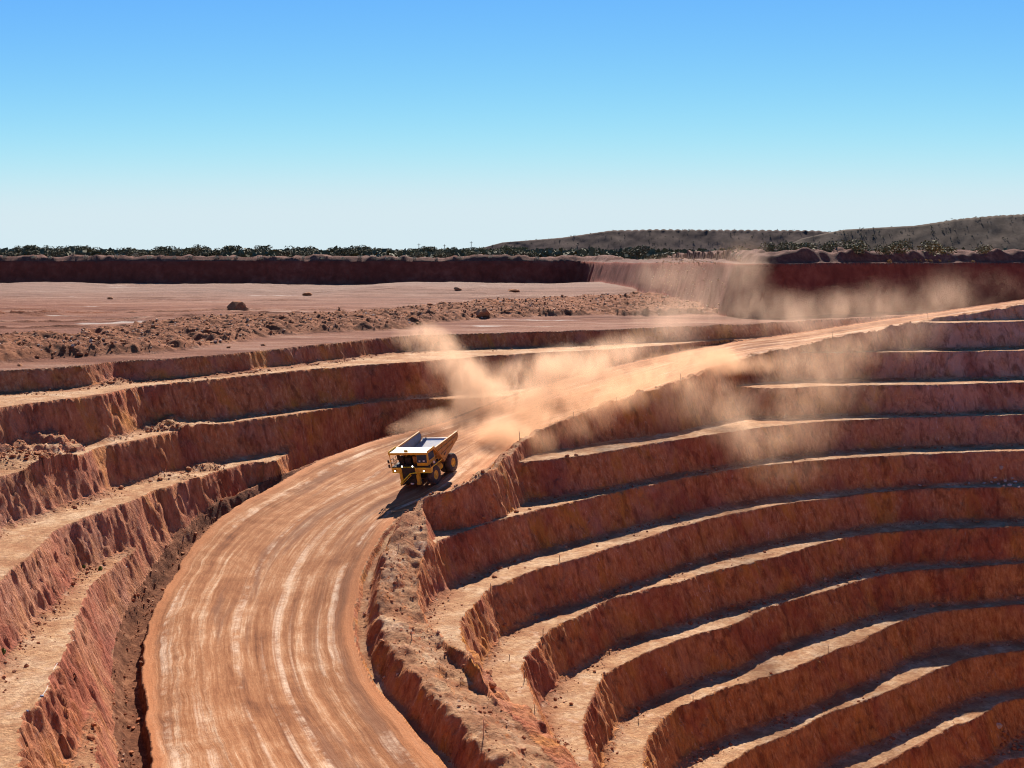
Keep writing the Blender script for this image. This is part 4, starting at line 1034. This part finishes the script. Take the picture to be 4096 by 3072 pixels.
for x, y, h, l in [(1647,2557,36,'upper pale stake with its shadow on the top of the road bund'),(1934,2944,70,'tall pale stake on the bund near the bottom of the picture'),(1594,2200,26,'stake on the bund just below the truck')]:
    stake(x, y, h, l, 'stakes on the road bund', M_STAKE)
for x, y, h, l in [(1749,2182,26,'at the left end of the fifth bench'),(1963,2360,30,'at the tip of the sixth bench beside the orange boulder'),(2238,2243,26,'on the sunlit edge of the sixth bench'),(1852,2483,20,'at the edge where the sixth bench turns'),
                   (2172,2542,34,'on the outer curve of the seventh bench'),(2412,2422,30,'on the seventh bench edge right of the curve'),(2037,2641,26,'on the pale inner part of the seventh bench'),(2097,2723,44,'tall one on the narrow seventh bench edge'),
                   (2138,2846,34,'on the seventh bench edge nearest the bund'),(2552,2893,22,'on the ninth bench in the sun'),(2772,2805,26,'on the broad sunlit ninth bench'),(2553,2887,18,'by the edge of the ninth bench'),(3313,2610,32,'on the sunlit ninth bench far to the right'),
                   (724,1945,32,'on the left fourth bench, left of the road'),(3874,2614,20,'in the shade of the tenth bench at the right')]:
    stake(x, y, h, 'thin dark stake ' + l, 'stakes along the bench edges', M_STAKED)

# ------------------------------------------------------------------ pale rope with blue ties along the left bench edge
M_ROPE = paint('rope', (0.55, 0.52, 0.48), amt=0.2, rough=0.8); M_TIE = paint('blue_tie', (0.10, 0.17, 0.34), amt=0.2)
rp = [hit(x, y) for x, y in [(578,2232),(526,2262),(478,2300),(457,2352),(457,2384),(440,2430),(405,2480),(330,2540),(285,2588),(262,2622),(226,2683),(210,2730),(200,2760),(180,2790),(150,2815),(121,2850)]]
rp = [Vector(p)+Vector((-0.25, 0, 0.10)) for p in rp if p is not None]
rope = tubes('safety_rope', [(rp[i], rp[i+1]) for i in range(len(rp)-1)], M_ROPE, None, 0.025)
tag(rope, 'thin pale rope strung along the edge of the left bench with blue ties', 'rope')
for i in (4, 7, 13, 15):
    if i < len(rp):
        boxes('tie', [(rp[i], (0.28, 0.16, 0.20), Euler((0.3, 0.2, i)))], M_TIE, rope, 0.03)

# ------------------------------------------------------------------ plants
def make_leaf(name, a, b, c2):
    n = NB(name); isl = n.node('ShaderNodeNewGeometry').outputs['Random Per Island']; oi = n.node('ShaderNodeObjectInfo').outputs['Random']
    c = n.ramp(isl, [(0.0, a), (0.6, b), (1.0, c2)])
    c = n.mix(n.math('MULTIPLY', oi, 0.45), c, (0.10, 0.085, 0.04))
    return n.done(c, 0.8)
M_LEAF = make_leaf('mulga_leaf', (0.070, 0.062, 0.034), (0.105, 0.095, 0.052), (0.155, 0.140, 0.080))
M_OLIVE = make_leaf('olive_leaf', (0.085, 0.080, 0.036), (0.13, 0.12, 0.056), (0.19, 0.17, 0.085))
M_SALT = make_leaf('saltbush_leaf', (0.30, 0.26, 0.18), (0.45, 0.40, 0.29), (0.60, 0.55, 0.42))
M_GOLD = make_leaf('dry_grass_leaf', (0.36, 0.20, 0.07), (0.48, 0.29, 0.11), (0.58, 0.38, 0.17))
M_GREEN_P = make_leaf('fresh_leaf', (0.06, 0.11, 0.015), (0.10, 0.17, 0.025), (0.15, 0.24, 0.04))
M_BARK = paint('bark', (0.09, 0.06, 0.045), amt=0.2, rough=0.9)
def leaf_cloud(name, lobes, n, ls, mat, seed):
    """many small leaf faces spread through the volume of a few lobes"""
    r = np.random.default_rng(seed); L = np.array(lobes); w = L[:, 3]*L[:, 4]*L[:, 5]; k = r.choice(len(L), n, p=w/w.sum())
    d = r.normal(size=(n, 3)); d /= np.linalg.norm(d, axis=1, keepdims=True); rad = r.uniform(0.35, 1, (n, 1))**0.45
    P = L[k, :3] + d*rad*L[k, 3:6]
    a = r.normal(size=(n, 3)); a /= np.linalg.norm(a, axis=1, keepdims=True); b = np.cross(a, r.normal(size=(n, 3))); b /= np.linalg.norm(b, axis=1, keepdims=True)
    sz = ls*r.uniform(0.6, 1.4, (n, 1))
    V = np.stack([P-a*sz, P+b*sz*0.6, P+a*sz, P-b*sz*0.6], 1).reshape(-1, 3)
    Fc = np.arange(n*4).reshape(n, 4)
    me = new_mesh(name, V, Fc, False); me.materials.append(mat); return me
def tree_proto(seed, mat, wide=1.0):
    r = np.random.default_rng(seed); lobes = []
    for i in range(7):
        a = r.uniform(0, 6.28); q_ = r.uniform(0.1, 0.85)*wide
        lobes.append((q_*math.cos(a)*0.5, q_*math.sin(a)*0.5, r.uniform(0.45, 0.82), r.uniform(0.22, 0.36)*wide, r.uniform(0.22, 0.36)*wide, r.uniform(0.14, 0.24)))
    crown = leaf_cloud('crown', lobes, 620, 0.055, mat, seed)
    bm = bmesh.new()
    bmesh.ops.create_cone(bm, cap_ends=True, segments=6, radius1=0.035, radius2=0.02, depth=0.45, matrix=Matrix.Translation((0, 0, 0.2)))
    for l in lobes[:4]: bm_tube(bm, (0, 0, 0.32), (l[0]*0.8, l[1]*0.8, l[2]), 0.010, 5)
    me = bpy.data.meshes.new('trunk'); bm.to_mesh(me); bm.free(); me.materials.append(M_BARK)
    return crown, me
T_DARK = [tree_proto(400+i, M_LEAF, 1.0+0.25*(i % 3)) for i in range(5)]
T_OLIVE = [tree_proto(420+i, M_OLIVE, 1.2) for i in range(3)]
def bush_proto(seed, mat, n=260, ls=0.07):
    r = np.random.default_rng(seed)
    return leaf_cloud('shrub', [(r.uniform(-.3, .3), r.uniform(-.3, .3), r.uniform(0.25, 0.5), r.uniform(.3, .5), r.uniform(.3, .5), r.uniform(.25, .42)) for _ in range(5)], n, ls, mat, seed)
SALT = [bush_proto(440+i, M_SALT) for i in range(4)]; GOLD = [bush_proto(450+i, M_GOLD) for i in range(2)]; OLIV = [bush_proto(460+i, M_OLIVE, 420, 0.06) for i in range(3)]
def ground(x, y): return zat(x, y) if y < 597 else float(z_plain(np.array([x]), np.array([y]))[0])
def tree(px, D, h, label, group, protos, w=1.0):
    x = (px-CX)/F*D; cr, tr = random.choice(protos)
    o = bpy.data.objects.new('tree', None); COL.objects.link(o); o.location = (x, D, ground(x, D)-0.15); o.scale = (h*w, h*w, h); o.rotation_euler = (0, 0, random.uniform(0, 6.28))
    for nm, me in (('crown', cr), ('trunk', tr)):
        c = bpy.data.objects.new(nm, me); COL.objects.link(c); c.parent = o
    tag(o, label, 'tree', group)
def shrub(p, h, label, group, protos, nm='shrub', cat='shrub', w=1.0):
    o = bpy.data.objects.new(nm, random.choice(protos)); COL.objects.link(o); o.location = (p[0], p[1], p[2]-0.1*h); o.scale = (h*w, h*w, h); o.rotation_euler = (0, 0, random.uniform(0, 6.28))
    tag(o, label, cat, group)
tree(2545, 512, 8.0, 'tall dark bushy tree standing alone above the side wall of the far pit', None, T_DARK, 1.0)
tree(812, 660, 8.6, 'tallest dark tree of the tree line behind the left rim', None, T_DARK, 1.15)
k = 0
while k < 120:
    px = random.uniform(-60, 2480); D = 590 + 420*random.random()**1.6
    if vn(np.array([px/160.0]), np.array([D/200.0]), 77)[0] < -0.35 and random.random() < 0.7: continue
    h = random.uniform(5.6, 8.4)*(0.85 + 0.3*(D > 700))
    w_ = random.uniform(1.0, 1.5); ol = px > 700 and random.random() < (0.3 if px < 1500 else 0.6)
    lb = '%s %s %s tree, %s of the line, %s' % ('tall' if h > 7.2 else 'low' if h < 6.3 else 'medium', 'broad' if w_ > 1.25 else 'narrow', 'olive' if ol else 'dark', 'front row' if D < 720 else 'back row', xb(px))
    tree(px, D, h*(0.9 if px > 1500 else 1), lb, 'trees of the tree line behind the far rim', T_OLIVE if ol else T_DARK, w_)
    k += 1
for x, y, hp, l in [(3060,1000,48,'olive bush at the left end of the right bund'),(3128,996,44,'second olive bush along the right bund'),(3190,1000,66,'tallest dark bush on the right bund'),(3245,1000,44,'bush right of the tallest one on the right bund'),
                    (3305,1002,50,'bush left of the broad hedge on the right bund'),(3385,1000,62,'broad dark hedge bush on the right bund'),(3430,1000,50,'right end of the broad hedge on the right bund'),(3525,1002,52,'low black-green bush on the right bund'),(3590,1002,60,'olive bush right of the low dark one'),
                    (3700,1004,62,'wide olive bush in the middle of the right bund'),(3760,1004,44,'small olive bush right of the wide one'),(3920,1004,40,'faint olive bush near the right side'),(2960,1020,40,'olive bush behind the corner of the right wall')]:
    D = 305 + 10*random.random(); xx = (x-CX)/F*D
    shrub((xx, D, max(ground(xx, D), -(y-HZ+8)/F*D)), hp/F*D*1.15, l, 'bushes along the right bund', OLIV, w=random.uniform(1.0, 1.5))
for x, y in [(17,1036),(137,1038),(203,1038),(292,1024),(409,1023),(541,1031),(600,1039),(868,1038),(916,1043),(947,1037),(1040,1042),(1115,1043),(1373,1042),(1500,1043),(1553,1044),(1600,1044),(1658,1041),(1745,1043),(1840,1040),(345,1036),(466,1034),(700,1040),(760,1036),(1210,1038),(1290,1041),(1440,1036),(1960,1036),(2040,1040),(2150,1042)]:
    p = hit(x, y-4)
    if p is None or p[1] < 500:
        D = 578.0; xx = (x-CX)/F*D; p = (xx, D, ground(xx, D))
    hh = random.uniform(1.6, 2.6); shrub(p, hh, '%s pale cream saltbush on the dark far bank, %s' % ('large' if hh > 2.1 else 'small', xb(x)), 'pale shrubs on the far rim', SALT)
for i in range(34):
    D = random.uniform(300, 500); e = np.interp(D, rim[12:60, 1][::-1] if False else [250, 300, 390, 520], [50, 53, 53, 50]); xx = e + random.uniform(4, 60)
    if abs((xx/D*F+CX)-2800) > 330: continue
    ol = random.random() < 0.25; hh = random.uniform(1.2, 2.4)
    shrub((xx, D, ground(xx, D)), hh, '%s %s shrub above the side wall, %s' % ('larger' if hh > 1.8 else 'small', 'olive' if ol else 'cream', 'close to its corner' if D < 350 else 'midway along' if D < 430 else 'at its far end'), 'shrubs above the side wall', OLIV[:1] if ol else SALT)
for x, y in [(3622,1050),(3660,1049),(3680,1050),(3705,1048),(3725,1051),(3742,1047),(3760,1050),(3780,1050),(3800,1051),(3560,1052),(3900,1052)]:
    p = hit(x, y)
    if p is None: continue
    shrub((p[0], p[1]+1.0, p[2]), random.uniform(0.9, 1.5), 'tuft of golden dry grass on the edge of the right wall', 'dry grass tufts on the right rim', GOLD, 'grass_tuft', 'grass tuft')
TUFT = leaf_cloud('grass_tuft', [(0, 0, 0.25, 0.3, 0.3, 0.3)], 120, 0.12, M_GREEN_P, 470)
for x, y, w, l in [(336,2270,14,'small green weed on the left fifth bench'),(402,2279,18,'green tuft right of the small weed on the left bench'),(10,2612,26,'larger green tuft at the left edge of the picture')]:
    p = hit(x, y)
    if p is not None: shrub(p, w/F*p[1]*1.6, l, None, [TUFT], 'grass_tuft', 'grass tuft')
# far woodland that reads as one mass, and scrub over the waste dumps
def clump_mass(name, P, sz, mat, label, seed):
    r = np.random.default_rng(seed); n = len(P); m = 9
    d = r.normal(size=(n, m, 3))*np.array([0.55, 0.55, 0.30]); c = P[:, None, :] + d*sz[:, None, None] + np.array([0, 0, 0.45])*sz[:, None, None]
    a = r.normal(size=(n, m, 3)); a /= np.linalg.norm(a, axis=2, keepdims=True); b = np.cross(a, r.normal(size=(n, m, 3))); b /= np.linalg.norm(b, axis=2, keepdims=True)
    s_ = sz[:, None, None]*0.42
    V = np.stack([c-a*s_, c+b*s_*0.8, c+a*s_, c-b*s_*0.8], 2).reshape(-1, 3)
    o = link(name, new_mesh(name, V, np.arange(len(V)).reshape(-1, 4), False), mat); tag(o, label, kind='stuff')
r = np.random.default_rng(5); n = 14000
D = 640*np.exp(r.uniform(0, 1.75, n)); X = ((r.uniform(-300, 4500, n))-CX)/F*D
P = np.stack([X, D, z_plain(X, D)], -1); sz = r.uniform(2.2, 5.0, n)
clump_mass('far_woodland', P, sz, M_LEAF, 'continuous band of dark woodland along the horizon', 6)
n = 500; pts = []
deps = bpy.context.evaluated_depsgraph_get()
for o in [q for q in bpy.data.objects if q.name.startswith('waste_hill')]:
    me = o.data; co = np.empty(len(me.vertices)*3); me.vertices.foreach_get('co', co); co = co.reshape(-1, 3)
    k = r.choice(len(co), n); pts.append(co[k] + r.normal(size=(n, 3))*np.array([1.6, 1.6, 0.1]))
pts = np.vstack(pts); clump_mass('dump_scrub', pts, r.uniform(0.4, 1.3, len(pts)), M_OLIVE, 'sparse scrub growing over the waste dump slopes', 7)
for x, yt, yb, l in [(1886,966,992,'right'),(1780,978,992,'middle'),(1678,974,992,'left')]:
    D = 1250; xx = (x-CX)/F*D; zt = (HZ-yt)/F*D; zb = -5.0
    o = tubes('mast', [((xx, D, zb), (xx, D, zt), 0.28), ((xx-1.6, D, zt-1.4), (xx+1.6, D, zt-1.4), 0.2)], M_BARK, None)
    tag(o, 'thin dark mast on the horizon, %s of three' % l, 'mast', 'masts on the horizon')
print('plants', round(time.time()-T0, 1))

# ------------------------------------------------------------------ dust and haze
def dust(name, label, blobs, dens, nscale, seed, col=(0.95, 0.70, 0.50), k=3.4, aniso=0.35, step=1.0):
    """blobs: (px, py, distance, half width px, half height px, half depth m, weight): a cloud of airborne dust of real size"""
    C = []
    for (px, py, Y, rx, ry, rd, w) in blobs:
        C.append((atd(px, py, Y), np.array([rx/F*Y, rd, ry/F*Y]), w))
    bm = bmesh.new()
    for c, r_, w in C:
        m = Matrix.Translation(Vector(c)) @ Matrix.Diagonal((*(r_*1.02), 1))
        bmesh.ops.create_icosphere(bm, subdivisions=3, radius=1.0, matrix=m)
    me = bpy.data.meshes.new(name); bm.to_mesh(me); bm.free()
    tmp = bpy.data.objects.new(name, me); COL.objects.link(tmp)
    md = tmp.modifiers.new('r', 'REMESH'); md.mode = 'VOXEL'; md.voxel_size = 0.8
    dg = bpy.context.evaluated_depsgraph_get(); me2 = bpy.data.meshes.new_from_object(tmp.evaluated_get(dg)); bpy.data.objects.remove(tmp)
    me2.name = name
    n = NB(name); g = n.node('ShaderNodeNewGeometry').outputs['Position']
    fld = None
    wv = n.node('ShaderNodeTexNoise', noise_dimensions='3D', ins={'Vector': g, 'Scale': 0.11, 'Detail': 2.0})
    gw = n.node('ShaderNodeVectorMath', operation='MULTIPLY_ADD', ins={0: wv.outputs['Color'], 1: (7.0, 7.0, 5.0), 2: g}).outputs[0]
    gw = n.node('ShaderNodeVectorMath', operation='SUBTRACT', ins={0: gw, 1: (3.5, 3.5, 2.5)}).outputs[0]
    for c, r_, w in C:
        d = n.node('ShaderNodeVectorMath', operation='SUBTRACT', ins={0: gw, 1: tuple(c)}).outputs[0]
        d = n.node('ShaderNodeVectorMath', operation='DIVIDE', ins={0: d, 1: tuple(r_)}).outputs[0]
        L2 = n.node('ShaderNodeVectorMath', operation='DOT_PRODUCT', ins={0: d, 1: d}).outputs['Value']
        v = n.math('MULTIPLY_ADD', L2, -1.0, 1.0, clamp=True)
        v = n.math('MULTIPLY', n.math('MULTIPLY', v, v), w*0.85)
        fld = v if fld is None else n.math('ADD', fld, v)
    fld = n.math('MINIMUM', fld, 1.0)
    mp = n.node('ShaderNodeMapping', ins={0: g, 'Rotation': (0, R(-38), 0), 'Scale': (1.35, 1.0, 0.70), 'Location': (seed*3.7, seed*1.3, 0)}).outputs[0]
    nz = n.noise(mp, nscale, 5, 0.62, 0.5); nz2 = n.noise(mp, nscale*3.3, 4, 0.6, 0.3)
    nn_ = n.math('ADD', n.math('SUBTRACT', nz, 0.5), n.math('MULTIPLY', n.math('SUBTRACT', nz2, 0.5), 0.55))
    tex = n.math('MINIMUM', n.math('MAXIMUM', n.math('MULTIPLY_ADD', nn_, k, 0.42), 0.0), 2.0)
    d = n.math('MULTIPLY', n.math('MULTIPLY', fld, tex), dens)
    pv = n.node('ShaderNodeVolumePrincipled', ins={'Color': (*col, 1), 'Density': d, 'Anisotropy': aniso})
    o_ = n.node('ShaderNodeOutputMaterial'); n.l.new(pv.outputs[0], o_.inputs['Volume'])
    n.m.cycles.volume_step_rate = step
    me2.materials.clear(); me2.materials.append(n.m)
    return tag(link(name, me2), label, kind='stuff')
DC = (0.97, 0.65, 0.44)
dust('dust_cloud', 'tall tan dust cloud drifting up left behind the truck', [(1690,1345,203,130,80,8,.7),(1770,1420,201,150,110,9,.9),(1850,1510,198,180,130,10,1.0),(1920,1620,193,200,140,10,1.2),(2050,1590,194,230,130,10,1.1),
      (1780,1700,184,180,90,7,.6),(2160,1515,200,220,130,10,1.0),(2300,1470,203,220,110,10,1.05),(2480,1410,209,190,100,9,1.0),(1650,1730,184,120,55,6,.45),(2000,1730,182,200,110,8,.9)], 0.34, 0.10, 1, DC)
dust('dust_trail', 'dense orange dust boiling off the road right behind the truck', [(1955,1850,169,150,100,6,1.2),(1890,1890,162,90,75,4,1.4),(2050,1775,178,250,130,8,1.2),(2190,1685,185,300,120,9,1.1),(2350,1605,191,330,105,9,1.0),(2580,1525,201,360,85,9,.85),(2840,1455,213,370,70,9,.7)], 0.44, 0.12, 2, (0.98, 0.61, 0.38))
dust('dust_veil', 'thin brown dust veil hanging before the far wall', [(2620,1330,228,260,150,9,.7),(2760,1240,240,290,180,10,.55),(2900,1170,252,240,190,10,.5),(3080,1260,255,270,140,10,.75),(2680,1100,330,230,100,14,.5),(2960,1060,276,150,130,9,.5),
      (3330,1260,262,360,130,10,.75),(3600,1220,268,350,140,10,.7),(3850,1180,276,300,130,10,.6),(2500,1390,215,180,90,8,.7)], 0.085, 0.075, 3, (0.94, 0.66, 0.48))
dust('dust_plume', 'dust plume sinking from the road over the right pit benches', [(2760,1500,206,170,100,7,.7),(2850,1600,197,190,130,7,.9),(2950,1700,190,190,140,7,1),(3040,1790,184,170,110,6,1),(3260,1560,204,300,170,8,.8),(3160,1700,192,260,150,7,.6),(3130,1880,178,260,110,6,.6),(2700,1630,193,190,140,6,.5),
      (3330,1400,224,280,130,8,.95),(3520,1370,230,260,120,8,.95),(3660,1300,237,180,110,7,.75),(3180,1450,216,230,110,7,.85)], 0.105, 0.095, 4, DC)
print('done', round(time.time()-T0, 1))
